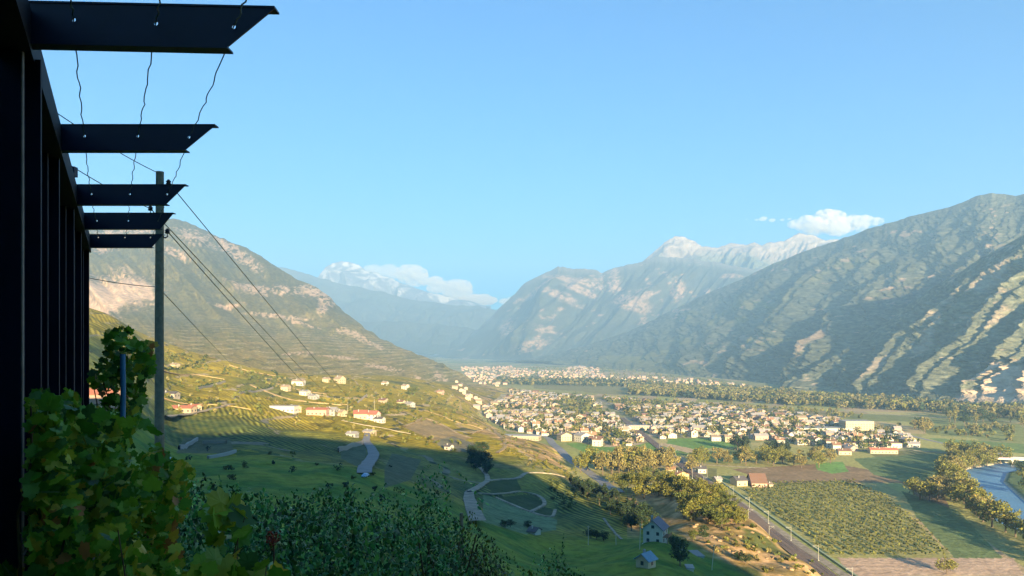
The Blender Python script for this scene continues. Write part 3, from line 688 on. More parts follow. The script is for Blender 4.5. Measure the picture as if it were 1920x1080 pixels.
# along the river
rb = []
for (x0, y0), (x1, y1) in zip(RIVER[:5], RIVER[1:6]):
    n = int(math.hypot(x1-x0, y1-y0)/11)
    for i in range(n): t = (i+random.random()*0.5)/n; rb.append((x0+(x1-x0)*t-24-random.random()*9, y0+(y1-y0)*t+random.uniform(-3, 3)))
grove([p for p in rb if p[1] > 385], (13, 19), ['olive','tan','olive'], 'lining the near river bank', 'trees along the near river bank', 1)
grove([back(px+random.uniform(-4,4), py+random.uniform(-3,3)) for px, py in [(1722,936),(1732,938),(1745,938),(1757,938),(1768,937),(1780,935),(1792,934),(1803,935),(1716,928),(1750,932)]], (12, 17), ['olive','tan'], 'in the spur jutting into the field', 'trees reaching from the river into the field', 2, (1.0, 1.4))
grove(scatter_poly([(1758,885),(1765,860),(1800,848),(1870,858),(1880,872),(1830,882),(1800,893)], 30, 8, 3), (11, 17), ['olive','olive','tan','poplar'], 'in the grove where the river bends', 'trees in the grove at the river bend', 3)
grove(scatter_poly([(1888,872),(1920,880),(1945,935),(1920,930),(1900,900)], 8, 9, 4), (8, 12), ['olive','dark','green'], 'on the far bank of the river', 'trees on the far river bank', 4)
grove(scatter_poly([(1082,886),(1120,892),(1180,898),(1250,893),(1300,888),(1240,876),(1120,878)], 24, 9, 5), (16, 23), ['tan','tan','olive'], 'in the belt behind the knoll', 'tall trees behind the knoll', 5, (0.7, 0.95))
grove(scatter_poly([(1135,905),(1180,885),(1250,895),(1290,925),(1250,950),(1215,945),(1165,920)], 30, 7, 6), (7, 10.5), ['olive','green','olive'], 'on the upper dry knoll', 'trees on the upper knoll', 6, (1.0, 1.4))
grove(scatter_poly([(1275,950),(1300,918),(1345,925),(1400,985),(1388,992),(1340,995),(1275,975)], 34, 6.5, 7), (6, 9), ['olive','green','olive'], 'on the lower dry knoll', 'trees on the lower knoll', 7, (1.0, 1.4))
grove(scatter_poly([(1300,878),(1340,872),(1420,874),(1500,878),(1560,876),(1560,868),(1450,862),(1300,868)], 24, 13, 8), (11, 18), ['olive','tan','olive'], 'in the hedge belt before the village', 'trees in the belt before the village', 8)
grove([back(px, py) for px, py in [(1383,846),(1392,846),(1400,848),(1455,858),(1466,860),(1476,860),(1378,844),(1448,856)]], (15, 19), ['conifer','dark'], 'in the clump at the village edge', 'dark trees at the village edge', 9)
grove(scatter_poly([(1700,806),(1720,800),(1740,812),(1700,815)], 5, 12, 10)+scatter_poly([(1780,800),(1920,802),(1920,770),(1760,775)], 26, 14, 11), (13, 20), ['poplar','dark','tan'], 'in the loose belt below the quarry', 'trees in the belt below the quarry', 10)
grove(scatter_poly([(880,880),(885,850),(905,840),(925,870),(915,892)], 16, 7, 12), (7, 10), ['dark'], 'in the shaded gully', 'trees in the shaded gully', 12)
grove(scatter_poly([(1062,905),(1130,925),(1215,965),(1232,985),(1185,1002),(1140,960),(1080,925)], 34, 7, 13), (6, 9), ['dark','conifer','dark'], 'on the shaded bank behind the white house', 'trees on the shaded bank', 13)
grove([back(px, py) for px, py in [(1118,1012),(1132,1014),(1108,1010)]], (4, 5), ['dark'], 'in the clump by the meadow edge', 'bushes at the meadow edge', 14, (1.2, 1.6))
grove([back(px, py) for px, py in [(1268,1040),(1275,1062),(1262,1024),(1282,1034),(1300,1014),(1320,1012)]], (4.5, 7), ['dark','green'], 'beside the white gabled house', 'trees beside the white house', 15)
grove([back(px, py) for px, py in [(1385,1052),(1398,1058)]], (4, 5), ['dark'], 'in the clump on the dry slope', 'bushes on the dry slope', 16, (1.2, 1.5))
grove([back(1775,1076)], (8, 8.2), ['olive'], 'standing alone at the edge of the brown field', None, 17)
grove([back(px, py) for px, py in [(728,770),(740,768),(752,772),(735,760),(718,776),(772,742),(780,738)]], (9, 13), ['green','olive'], 'right of the hillside houses', 'trees on the lit hillside edge', 18)
grove([back(px, py) for px, py in [(990,990),(957,988),(947,990)]], (3, 4), ['dark'], 'near the low white shed', 'bushes near the white shed', 19, (1.2, 1.5))
# ------------------------------------------------------------------ masses nobody could count
def mass(name, pts, hr, kinds, seed, nc=5, nl=9, size=1.0, wide=0.45):
    rng = np.random.default_rng(seed); Vs = []; Fs = []; Cs = []; n0 = 0
    X = np.array([[p[0], p[1]] for p in pts]); Zg = H(X[:, 0], X[:, 1])
    for (x, y), z in zip(X, Zg):
        b = KINDS[kinds[rng.integers(len(kinds))]]; h = rng.uniform(*hr)
        P, cl = crown_pts(rng, nc, nl, h*wide*(b[1]/4.3), h*0.42, h*0.52, 'round', 0.5)
        V, Fq = quads(P+np.array([x, y, z]), size*rng.uniform(0.7, 1.3, len(P)), rng, 0.8)
        Vs.append(V); Fs.append(Fq+n0); n0 += len(V); Cs.append(np.repeat(np.array(b[0])*(cl*rng.uniform(0.7, 1.2))[:, None], 4, 0))
    o = link(name, mesh_np(name, np.concatenate(Vs), np.concatenate(Fs), [LEAF], col=np.concatenate(Cs))); tag(o, kind='stuff'); return o
def wpts(poly, n, seed, ok=None):
    """world-uniform points on the flat floor inside a picture polygon"""
    rng = np.random.default_rng(seed); ys = [CAMZ*F/(p[1]-HOR) for p in poly]; xs = [(p[0]-960)/F*CAMZ*F/(p[1]-HOR) for p in poly]
    out = []
    while len(out) < n:
        x = rng.uniform(min(xs), max(xs), 4000); y = rng.uniform(min(ys), max(ys), 4000); px, py = proj(x, y, 0)
        m = inpoly(px, py, poly)
        if ok is not None: m &= ok(x, y)
        m[m] &= H(x[m], y[m]) < 6
        out += list(zip(x[m], y[m]))
        if not m.any(): break
    return out[:n]
offrail = lambda x, y: np.abs(x-RX(y)) > 14
mass('forest_belt', wpts([(1180,728),(1300,730),(1480,742),(1640,752),(1740,760),(1920,775),(1920,788),(1700,772),(1500,762),(1300,748),(1180,741)], 1700, 31, offrail), (11, 19), ['tan','olive','tan','dark'], 31, size=2.2)
mass('valley_woods', wpts([(930,712),(1180,716),(1290,726),(1480,733),(1500,740),(1180,726),(930,722)], 800, 32), (9, 15), ['tan','dark'], 32, nc=3, nl=7, size=3.2)
mass('town_trees', wpts([(880,700),(960,690),(1130,688),(1300,712),(1400,724),(1380,732),(1240,722),(1000,706),(900,735)], 700, 92), (6, 12), ['green','tan','olive'], 92, nc=3, nl=6, size=2.2)
mass('village_trees', wpts(VILLAGE, 2600, 33, offrail), (6, 12), ['green','tan','olive','dark'], 33, nc=4, nl=7, size=1.3)
mass('field_scrub', wpts([(1000,745),(1320,760),(1560,782),(1720,800),(1900,800),(1900,830),(1740,812),(1560,772),(1000,738)], 260, 34, offrail), (4, 9), ['olive','tan'], 34, size=1.5)
def slope_pts(poly, n, seed):
    rd = random.Random(seed); xs = [p[0] for p in poly]; ys = [p[1] for p in poly]; out = []
    while len(out) < n:
        px, py = rd.uniform(min(xs), max(xs)), rd.uniform(min(ys), max(ys))
        if inpoly(np.array([px]), np.array([py]), poly)[0]: out.append(back(px, py, 250)[:2])
    return out
mass('slope_scrub', slope_pts([(850,745),(905,770),(960,815),(1080,885),(1130,915),(1060,900),(1000,880),(950,850),(900,800)], 120, 35)+slope_pts([(1300,1000),(1400,975),(1500,1040),(1560,1080),(1440,1080),(1350,1040)], 45, 36), (1.0, 2.6), ['olive','green','tan'], 35, nc=4, nl=12, size=0.5, wide=0.6)
mass('hillside_scrub', slope_pts([(300,655),(430,688),(560,715),(560,735),(430,705),(300,680)], 150, 37)+slope_pts([(560,700),(860,740),(900,800),(700,790),(560,740)], 320, 38)+slope_pts([(310,700),(540,740),(700,800),(880,830),(860,850),(500,790),(310,770)], 150, 48), (1.2, 4.2), ['olive','green','tan'], 37, nc=4, nl=8, size=0.9, wide=0.6)
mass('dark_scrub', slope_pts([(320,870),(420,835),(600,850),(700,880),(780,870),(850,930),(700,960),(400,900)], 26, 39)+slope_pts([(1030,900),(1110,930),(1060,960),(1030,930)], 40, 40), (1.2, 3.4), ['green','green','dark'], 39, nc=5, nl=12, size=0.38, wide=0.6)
# orchard in rows
def orchard():
    pts = []; poly = [(1388,920),(1440,905),(1600,902),(1660,930),(1730,985),(1785,1044),(1562,1044)]
    for x in np.arange(166, 330, 5.4):
        for y in np.arange(400, 680, 2.6):
            px, py = proj(x, y, 0)
            if inpoly(np.array([px]), np.array([py]), poly)[0] and random.random() < 0.94: pts.append((x+random.uniform(-.3, .3)+0.0*y, y+random.uniform(-.4, .4)))
    return pts
op = orchard(); mass('orchard_rows', op, (2.0, 2.6), ['olive','olive','green'], 41, nc=2, nl=8, size=0.5, wide=0.38)
hz = []
for line, st in [([(300,690),(380,678),(430,676),(480,690),(520,704)], 3.5), ([(370,728),(395,722),(420,716)], 2.5), ([(448,738),(480,732),(510,726)], 3)]:
    w = pix(line)
    for a, b in zip(w[:-1], w[1:]):
        n = max(1, int(math.hypot(a[0]-b[0], a[1]-b[1])/st)); hz += [(a[0]+(b[0]-a[0])*i/n, a[1]+(b[1]-a[1])*i/n) for i in range(n)]
mass('hedge_lines', hz, (1.8, 3.4), ['dark','dark','olive'], 43, nc=3, nl=9, size=0.6, wide=0.5)
# ------------------------------------------------------------------ buildings
WALLC = {'white': (0.47,0.45,0.39), 'cream': (0.43,0.36,0.24), 'beige': (0.34,0.28,0.20), 'pink': (0.42,0.28,0.22), 'grey': (0.30,0.30,0.29), 'timber': (0.22,0.13,0.07), 'ochre': (0.55,0.40,0.18), 'stone': (0.33,0.29,0.24)}
ROOFC = {'brown': (0.17,0.10,0.07), 'dark': (0.09,0.085,0.09), 'red': (0.30,0.12,0.08), 'grey': (0.26,0.25,0.25), 'orange': (0.28,0.16,0.10), 'slate': (0.16,0.15,0.19), 'blue': (0.16,0.26,0.36), 'white': (0.34,0.33,0.31), 'tan': (0.27,0.21,0.15)}
wm = lambda c: mat('wall_'+c, WALLC[c], 0.9, 1.5, 0.08); rm = lambda c: mat('roof_'+c, ROOFC[c], 0.85, 2.5, 0.22)
GLASS = mat('window_glass', (0.035,0.045,0.055), 0.2, spec=0.5); FRAME = mat('window_frame', (0.62,0.60,0.56), 0.7)
def wall_mb(b, w, l, h, rh, mi=0):
    """gables at -y and +y; ridge along y"""
    x, y = w/2, l/2
    b.add([(-x,-y,-2.5),(x,-y,-2.5),(x,y,-2.5),(-x,y,-2.5),(-x,-y,h),(x,-y,h),(x,y,h),(-x,y,h),(0,-y,h+rh),(0,y,h+rh)],
          [(0,3,2,1),(0,1,5,8,4),(1,2,6,5),(2,3,7,9,6),(3,0,4,7),(4,8,9,7),(8,5,6,9)], mi)
def roof_mb(b, w, l, h, rh, ov=0.6, th=0.28, mi=0):
    x, y = w/2, l/2+ov; k = rh/x; e = h-k*ov
    for s in (-1, 1):
        p = [(0,-y,h+rh+0.02),(s*(x+ov),-y,e+0.02),(s*(x+ov),y,e+0.02),(0,y,h+rh+0.02)]
        q = [(a, c, d+th) for a, c, d in p]
        f = [(0,1,2,3),(7,6,5,4),(0,4,5,1),(1,5,6,2),(2,6,7,3),(3,7,4,0)]
        if s > 0: f = [t[::-1] for t in f]
        b.add(p+q, f, mi)
def win_mb(b, w, l, h, mi=0, sides=True, n=None):
    n = n or max(1, int(w/3.2)); fl = max(1, int(h/2.7))
    for f in range(fl):
        z = 0.9+f*2.7
        for i in range(n):
            x = -w/2+w*(i+0.5)/n
            for s in (-1, 1): b.box(x-0.5, x+0.5, s*l/2-0.05, s*l/2+0.05, z, z+1.25, mi)
        m = max(1, int(l/3.5))
        for i in range(m):
            y = -l/2+l*(i+0.5)/m
            for s in (-1, 1): b.box(s*w/2-0.05, s*w/2+0.05, y-0.5, y+0.5, z, z+1.25, mi)
def building(px, py, w, l, h, rh, rz, wc, rc, label, name='house', group=None, cat='house', flat=False, extra=None, pos=None, dmin=180):
    p = pos or back(px, py, dmin); z = min(H(np.array([p[0]-w*.35, p[0]+w*.35, p[0]]), np.array([p[1], p[1], p[1]+l*.3])))
    o = empty(name, (p[0], p[1], float(z)), math.radians(rz)); tag(o, label, cat, group)
    a = MB(); wall_mb(a, w, l, h, 0.05 if flat else rh); a.build('wall', wm(wc), o)
    r = MB()
    if flat: r.box(-w/2-.3, w/2+.3, -l/2-.3, l/2+.3, h+0.06, h+0.5)
    else: roof_mb(r, w, l, h, rh)
    ro = r.build('roof', rm(rc), o)
    if not flat and w < 16:
        c = MB(); c.box(-w*.22-.35, -w*.22+.35, l*.15-.35, l*.15+.35, h+rh*.3, h+rh+0.9); c.build('chimney', wm('grey'), ro)
    if h > 2.2:
        nn = max(1, int(w/3.2)); fl = max(1, int(h/2.7))
        if nn*fl*2 <= 24:
            for f_ in range(fl):
                for i in range(nn):
                    b = MB(); x = -w/2+w*(i+0.5)/nn; zz = 0.9+f_*2.7
                    b.box(x-.55, x+.55, -l/2-.06, -l/2+.04, zz, zz+1.3); b.build('window', GLASS, o)
            b = MB(); m = max(1, int(l/3.5))
            for f_ in range(fl):
                for i in range(m):
                    for s in (-1, 1):
                        b = MB(); y = -l/2+l*(i+0.5)/m; zz = 0.9+f_*2.7; b.box(s*w/2-.05, s*w/2+.05, y-.55, y+.55, zz, zz+1.3); b.build('window', GLASS, o)
        else:
            b = MB(); win_mb(b, w, l, h, n=nn); tag(b.build('window', GLASS, o), kind='stuff')
    if extra: extra(o, w, l, h, rh)
    return o
# the white gabled house in the shade
def near_house(o, w, l, h, rh):
    b = MB(); b.box(w/2, w/2+2.2, -l/2, l/2-2, 3.0, 3.2); b.box(w/2+2.1, w/2+2.2, -l/2, l/2-2, 3.2, 4.1); b.build('balcony', wm('timber'), o)
    for y in (-l/2+.3, l/2-2.4): b = MB(); b.tube([(w/2+2.0, y, -1.5), (w/2+2.0, y, 3.0)], 0.12, 6); b.build('post', wm('timber'), o)
    b = MB(); b.box(-w/2-.1, -w/2+3.6, -l/2-2.2, -l/2-.05, -2.2, 0.25); b.build('garage', wm('white'), o)
    b = MB(); b.box(-.6, .6, -l/2-.08, -l/2+.05, h+0.3, h+1.5); b.build('window', GLASS, o)
    b = MB(); b.box(-0.12, 0.0, -l/2-.62, -l/2-.6, 0, 0.01)
building(1229, 1014, 7.6, 8.5, 5.9, 3.3, -24, 'white', 'slate', 'white gabled house with purplish slate roof, in shade below the dry knoll', extra=near_house)
building(1211, 1062, 4.6, 4.4, 2.7, 1.7, -42, 'cream', 'blue', 'small cream hut with blue grey roof on the shaded grass', 'hut', cat='hut', extra=None)
building(1306, 1040, 9, 3.2, 1.1, 0.8, 95, 'grey', 'grey', 'low long grey shed roof right of the white gabled house', 'shed', cat='shed', flat=True)
building(1293, 1067, 4.6, 2.2, 1.2, 0.5, 85, 'white', 'white', 'small flat white shed at the bottom edge right of the hut', 'shed', cat='shed', flat=True)
building(1275, 1030, 3, 2.4, 1.6, 0.5, 10, 'grey', 'blue', 'tiny grey blue lean-to just right of the white gabled house', 'shed', cat='shed', flat=True)
building(1002, 1001, 5.2, 3.4, 2.0, 1.2, 60, 'white', 'dark', 'low white shed with black roof at the foot of the pale green plot', 'shed', cat='shed')
# knoll top and farm
building(1276, 898, 12, 7, 4.2, 2.2, 20, 'ochre', 'orange', 'ochre house among trees on top of the knoll beside the railway', dmin=300)
building(1258, 886, 9, 7, 3.6, 2.0, 70, 'cream', 'orange', 'cream house half hidden behind trees on the knoll', dmin=300)
building(1385, 909, 13, 9, 4.5, 2.6, 100, 'cream', 'dark', 'cream farmhouse with dark roof beside the orchard', cat='farmhouse')
building(1419, 909, 22, 12, 3.2, 6.0, 84, 'pink', 'brown', 'pink walled farm barn with big brown roof at the top of the orchard', 'barn', cat='barn')
building(1442, 911, 12, 3, 2.0, 1.0, 88, 'cream', 'tan', 'long low cream annex right of the pink barn', 'annex', cat='farm building')
building(1316, 886, 10, 7, 4, 2, 80, 'white', 'dark', 'white house with dark roof between railway and farm track')
building(1345, 904, 7, 5, 3, 1.6, 100, 'cream', 'grey', 'small cream house right of the railway, left of the farmhouse')
# hillside
HB = [
 (533,770,10,22,5,0,82,'white','grey','long pale flat roofed winery building on the sunny slope','winery','winery',True),
 (552,771,8,9,4,1.8,60,'cream','grey','cream house touching the right end of the long pale winery','house','house',False),
 (596,778,9,18,5,1.5,85,'pink','red','long pink house with red roof on the slope','house','house',False),
 (622,778,9,9,5.5,2,80,'grey','grey','grey house right of the long pink house on the slope','house','house',False),
 (640,780,7,7,4,2,60,'cream','tan','small cream house left of the red roofed villa','house','house',False),
 (676,784,13,12,5,3,100,'cream','red','cream villa with red hipped roof above the shadow edge','villa','house',False),
 (697,786,11,13,5.5,3,75,'white','red','white house with red roof, right of the cream villa','house','house',False),
 (712,792,7,8,4,1.6,70,'white','dark','small white block with dark roof below the red roofs','house','house',False),
 (344,771,8,16,3.4,1.6,80,'beige','red','low red roofed building at the pale lane behind the pole','house','house',False),
 (364,768,8,7,3.2,1.5,70,'cream','red','small cream house with red roof at the end of the pale lane','house','house',False),
 (328,688,9,6,4,1.5,80,'cream','tan','cream hut high on the slope just right of the pole','hut','house',False),
 (256,604,10,9,5,2.2,75,'white','tan','white house on the skyline of the near slope','house','house',False),
 (536,732,9,8,5,2,80,'cream','tan','cream house on the slope above the winery, left of the lane','house','house',False),
 (560,722,10,14,5,2,85,'white','tan','white house beside the lane on the upper slope','house','house',False),
 (572,740,12,8,4,1.4,80,'white','grey','white low building under the lane on the upper slope','house','house',False),
 (588,748,9,8,4,1.6,60,'grey','grey','grey building below the lane, above the pink house','house','house',False),
 (637,718,12,10,6,4,60,'cream','tan','tall cream gabled house alone on the upper slope','house','house',False),
 (612,716,8,8,4,2,80,'cream','tan','small cream house left of the tall gabled one on the upper slope','house','house',False),
 (722,722,8,8,4,2,70,'white','tan','small white house on the upper slope, left one of two','house','house',False),
 (760,730,9,8,6,2,60,'white','tan','white narrow house on the upper slope, right one of two','house','house',False),
 (720,755,10,9,4,2,60,'beige','brown','beige house with brown roof between trees on the slope','house','house',False),
 (752,758,9,8,4,2,70,'cream','brown','cream house with brown roof beside trees on the slope','house','house',False),
 (768,762,8,11,4,2,50,'grey','grey','grey long house right of the trees on the slope','house','house',False),
 (826,738,10,9,5,2.2,70,'pink','orange','pink house with orange roof on the far end of the slope','house','house',False),
 (661,818,8,7,3,1.4,80,'grey','grey','grey shed under the villas at the shadow edge','shed','shed',False),
 (693,814,7,8,3,1.2,60,'beige','grey','beige shed at the top of the steep pale road','shed','shed',False),
 (842,843,6,5,3,1.4,60,'white','dark','white hut with dark roof in the shade above the lanes','hut','hut',False),
 (175,752,9,22,4,2,85,'pink','red','long red roofed building glimpsed left behind the vine','house','house',False),
 (167,768,8,14,3.5,1.6,85,'cream','orange','orange roofed building glimpsed below the long red roof','house','house',False),
 (318,742,9,12,3.2,1.4,85,'stone','dark','dark stone building on the slope just right of the pole','house','house',False),
]
for px, py, w, l, h, rh, rz, wc, rc, lab, nm, cat_, fl in HB:
    building(px, py, w, l, h, rh, rz, wc, rc, lab, nm, cat=cat_, flat=fl, group='buildings on the vineyard slope')
# large valley buildings
VB = [
 (977,822,20,46,4.5,0,78,'beige','white','long pale flat roofed hall at the left edge of the village','hall','hall',True),
 (1215,806,14,70,6,0,88,'cream','white','long cream hall left of the railway in the village','hall','hall',True),
 (1545,812,26,70,7,0,88,'white','white','long white industrial hall at the right end of the village','hall','factory',True),
 (1605,812,26,36,16,0,88,'cream','white','tall cream industrial block at the right end of the village','factory','factory',True),
 (1632,838,18,62,5,0,86,'white','orange','long low orange roofed building on the right edge of the village','hall','hall',True),
 (1660,822,20,44,5,0,88,'beige','white','beige hall behind the long orange roofed building','hall','hall',True),
 (1710,838,10,14,4,2,80,'white','grey','isolated white house at the right tip of the village','house','house',False),
 (1655,850,9,28,4,2,86,'cream','red','cream farm row with red roof before the shadowed green field','farmhouse','farm',False),
 (1582,852,9,13,4,2,86,'cream','brown','cream house with brown roof before the bright green field','house','house',False),
 (1350,826,14,22,5,2,86,'white','tan','white farmhouse with tan roof before the dark clump of trees','farmhouse','farmhouse',False),
 (1368,828,11,12,6,2.4,86,'cream','tan','cream house right beside the white farmhouse','house','house',False),
 (1058,826,14,14,7,3,20,'cream','tan','cream gabled house, leftmost of three by the bright field','house','house',False),
 (1092,828,14,16,8,3,30,'white','grey','white tall gabled house, middle of three by the bright field','house','house',False),
 (1118,832,14,16,6,3,70,'cream','brown','cream house with brown roof, rightmost of three by the bright field','house','house',False),
]
for px, py, w, l, h, rh, rz, wc, rc, lab, nm, cat_, fl in VB:
    building(px, py, w, l, h, rh, rz, wc, rc, lab, nm, cat=cat_, flat=fl, group='larger buildings of the valley village')
# village houses
def house_mesh(w, l, h, rh, wc, rc):
    b = MB(); wall_mb(b, w, l, h, rh, 0); roof_mb(b, w, l, h, rh, 0.6, 0.3, 1); win_mb(b, w, l, h, 2)
    b.box(-w*.2-.4, -w*.2+.4, l*.1-.4, l*.1+.4, h+rh*.3, h+rh+1.0, 0); return b
rd = random.Random(55); HV = []
for i in range(22):
    wc = rd.choice(['white','white','cream','cream','white','beige','pink']); rc = rd.choice(['brown','tan','tan','grey','tan','grey','orange','grey'])
    w, l = rd.choice([6.5, 7, 8, 10])*rd.uniform(.9, 1.1), rd.choice([7, 9, 11, 17])*rd.uniform(.9, 1.1); h = rd.choice([2.8, 3.4, 4.4, 5.2, 7.5]); rh = rd.uniform(1.8, 3.2)
    b = house_mesh(w, l, h, rh, wc, rc); HV.append((b, b.mesh('house', [wm(wc), rm(rc), GLASS]), wc, rc, h))
occ = [(o.location.x, o.location.y) for o in C.objects if o.get('category') in ('house','hall','factory','farmhouse','farm','barn') ]
def near_occ(x, y, r, lst): return any((x-a)**2+(y-b)**2 < r*r for a, b in lst)
big = [(o.location.x, o.location.y) for o in C.objects if o.get('category') in ('hall','factory')]
cand = [(x, y) for x, y in wpts(VILLAGE, 6000, 77, offrail)]
grid = {}; keep = []
for x, y in cand:
    k = (int(x//18), int(y//21))
    if k in grid or near_occ(x, y, 30, big) or near_occ(x, y, 15, occ): continue
    px, py = proj(x, y, 0)
    if inpoly(np.array([px]), np.array([py]), [(1270,812),(1390,812),(1400,840),(1240,845)])[0] and rd.random() < 0.6: continue
    if fbm(np.array([x/120]), np.array([y/160]), 2, 88)[0] < 0.33: continue
    grid[k] = 1; keep.append((x, y))
keep.sort(key=lambda p: p[1]); print('village houses', len(keep))
VH = {}
for i, (x, y) in enumerate(keep[:286]):
    b, me, wc, rc, h = HV[rd.randrange(len(HV))]; o = link('house', me, None, (x, y, float(H(x, y)[0])), math.radians(rd.choice([0, 90, 12, 100, 60, -30])+rd.uniform(-8, 8)))
    px, py = proj(x, y, 0)
    side = 'village left end' if px < 1080 else 'left of the railway' if x < RX(y) else 'right of the railway' if px < 1330 else 'village centre right' if px < 1500 else 'village right end'
    row = 'front' if i < 70 else 'second' if i < 145 else 'third' if i < 220 else 'fourth'
    lab = '%s%s house with %s roof, %s, %s row' % ('tall ' if h > 7 else '', {'white':'white','cream':'cream','beige':'beige','pink':'pinkish'}[wc], rc, side, row)
    tag(o, lab, 'house', 'village houses'); VH.setdefault(lab, []).append((px, o))
for lab, lst in VH.items():
    if len(lst) > 1:
        for i, (px, o) in enumerate(sorted(lst, key=lambda t: t[0])): o['label'] = lab+', '+('leftmost' if i == 0 else ORD[i]+' from left')
def mass_houses(name, pts, seed, s=(0.9, 1.2)):
    rng = np.random.default_rng(seed); Vs = []; Fs = {}; n0 = 0; mats_ = []; mi = []; quadsF = []; quadM = []; triF = []; pent = []; pentM = []
    used = [h for h in HV if h[2] != 'white'][:12]
    mats_ = []
    for u in used:
        for m in (wm(u[2]), rm(u[3])):
            if m not in mats_: mats_.append(m)
    X = np.array(pts); Zg = H(X[:, 0], X[:, 1])
    for (x, y), z in zip(X, Zg):
        u = used[rng.integers(len(used))]; a = rng.choice([0, 1.57, .2, 1.8])+rng.uniform(-.15, .15); k = rng.uniform(*s)
        bb = MB(); w, l, h, rh = 10*k, 13*k, 5.5*k, 2.4*k
        wall_mb(bb, w, l, h, rh, mats_.index(wm(u[2]))); roof_mb(bb, w, l, h, rh, .5, .3, mats_.index(rm(u[3])))
        V = np.array(bb.v); V = np.stack([V[:, 0]*math.cos(a)-V[:, 1]*math.sin(a)+x, V[:, 0]*math.sin(a)+V[:, 1]*math.cos(a)+y, V[:, 2]+z], 1)
        for f, m in zip(bb.f, bb.m):
            (quadsF if len(f) == 4 else pent).append([i+n0 for i in f]); (quadM if len(f) == 4 else pentM).append(m)
        Vs.append(V); n0 += len(V)
    o = link(name, mesh_np(name, np.concatenate(Vs), [np.array(quadsF), np.array(pent)], mats_, quadM+pentM)); tag(o, kind='stuff'); return o
rest = keep[286:]
T1 = wpts([(1040,700),(1075,688),(1120,688),(1130,706),(1040,708)], 200, 78); T2 = wpts([(960,690),(1130,704),(1300,712),(1400,724),(1380,732),(1240,722),(1000,706),(930,700)], 220, 79)
T3 = wpts([(860,690),(960,688),(1000,698),(940,730),(900,735),(880,712)], 260, 80)
mass_houses('distant_houses', rest+T1+T2+T3, 81, (0.7, 1.15))
T4 = slope_pts([(840,700),(900,745),(960,800),(930,800),(870,745),(825,705)], 40, 82)
mass_houses('slope_houses', T4, 83, (0.6, 0.9))
def loose(name, px, py, d, w, l, h, rh, rz, wc, rc): pass
# road bridge over the river
def bridge():
    p = Vector((470, 800, 0)); o = empty('road_bridge', (505, 768, 0), math.radians(-20))
    b = MB(); b.box(-45, 45, -4.5, 4.5, 3.2, 4.4); b.build('deck', CONC, o)
    for s in (-1, 1):
        b = MB(); b.box(-45, 45, s*4.5-.15, s*4.5+.15, 4.4, 5.4); b.build('parapet', mat('parapet_mauve', (0.34,0.28,0.34), 0.8, 0.5, 0.1), o)
    for x in (-22, 22): b = MB(); b.box(x-1, x+1, -4, 4, -4, 3.2); b.build('pier', CONC, o)
    tag(o, 'low mauve grey road bridge across the river at the right edge', 'bridge')
bridge()
# boulders and cut rock on the dry slope
ROCKM = mat('boulder_rock', (0.34,0.23,0.13), 0.95, 1.5, 0.35, bump=0.3)
def boulder(seed):
    import bmesh
    bm = bmesh.new(); bmesh.ops.create_icosphere(bm, subdivisions=2, radius=1.0)
    rr = random.Random(seed)
    for v in bm.verts: v.co *= 1+rr.uniform(-.28, .28); v.co.z *= 0.6
    me = bpy.data.meshes.new('boulder'); bm.to_mesh(me); bm.free(); me.materials.append(ROCKM); return me
BM = [boulder(i) for i in range(4)]
bp = sorted([back(px+rd.uniform(-5,5), py+rd.uniform(-4,4), 200) for px, py in [(1298,985),(1308,988),(1330,1003),(1342,1010),(1330,1018),(1350,1016),(1365,1028),(1372,1040),(1395,1038),(1405,1030),(1420,1036),(1440,1050),(1452,1046),(1470,1066),(1480,1072),(1438,1010),(1460,1022),(1490,1046),(1500,1066),(1385,1010),(1410,1002)]], key=lambda p: p[0]/p[1])
for i, p in enumerate(bp):
    o = link('boulder', BM[i % 4], None, (p[0], p[1], p[2]), rd.uniform(0, 6)); s = rd.uniform(0.6, 1.4); o.scale = (s, s, s)
    tag(o, 'tan boulder on the dry slope below the knoll, %s' % ('leftmost' if i == 0 else ORD[i]+' from left'), 'boulder', 'boulders on the dry slope')
# ------------------------------------------------------------------ stone terrace walls on the slope
def drywall(path, h, c, label):
    V, F_, Q, z = ribbon(pix(path), 1.0, h, skirt=h+0.8)
    tag(link('terrace_wall', mesh_np('terrace_wall', V, F_, [wm(c)])), label, 'wall', 'terrace walls on the slope')
drywall([(372,731),(395,725),(422,717)], 1.6, 'stone', 'dark slanting terrace wall on the upper slope, right of the pole')
drywall([(448,741),(480,735),(512,728)], 1.6, 'stone', 'dark slanting terrace wall left of the cream slope house')
drywall([(336,843),(352,836),(370,826)], 1.8, 'grey', 'short grey terrace wall in the shade, left of two')
drywall([(381,832),(402,832),(424,832)], 1.8, 'stone', 'short stone terrace wall in the shade, right of two')
drywall([(390,860),(420,856),(442,848)], 1.2, 'grey', 'low grey terrace wall below the two short walls')
drywall([(634,848),(655,840),(680,833)], 2.6, 'stone', 'grey retaining wall left of the steep pale road')
drywall([(670,757),(680,748),(688,741)], 1.5, 'stone', 'short bright terrace wall above the red roofs')
drywall([(880,735),(930,760),(915,790)], 1.5, 'beige', 'pale terrace wall on the ragged valley edge')
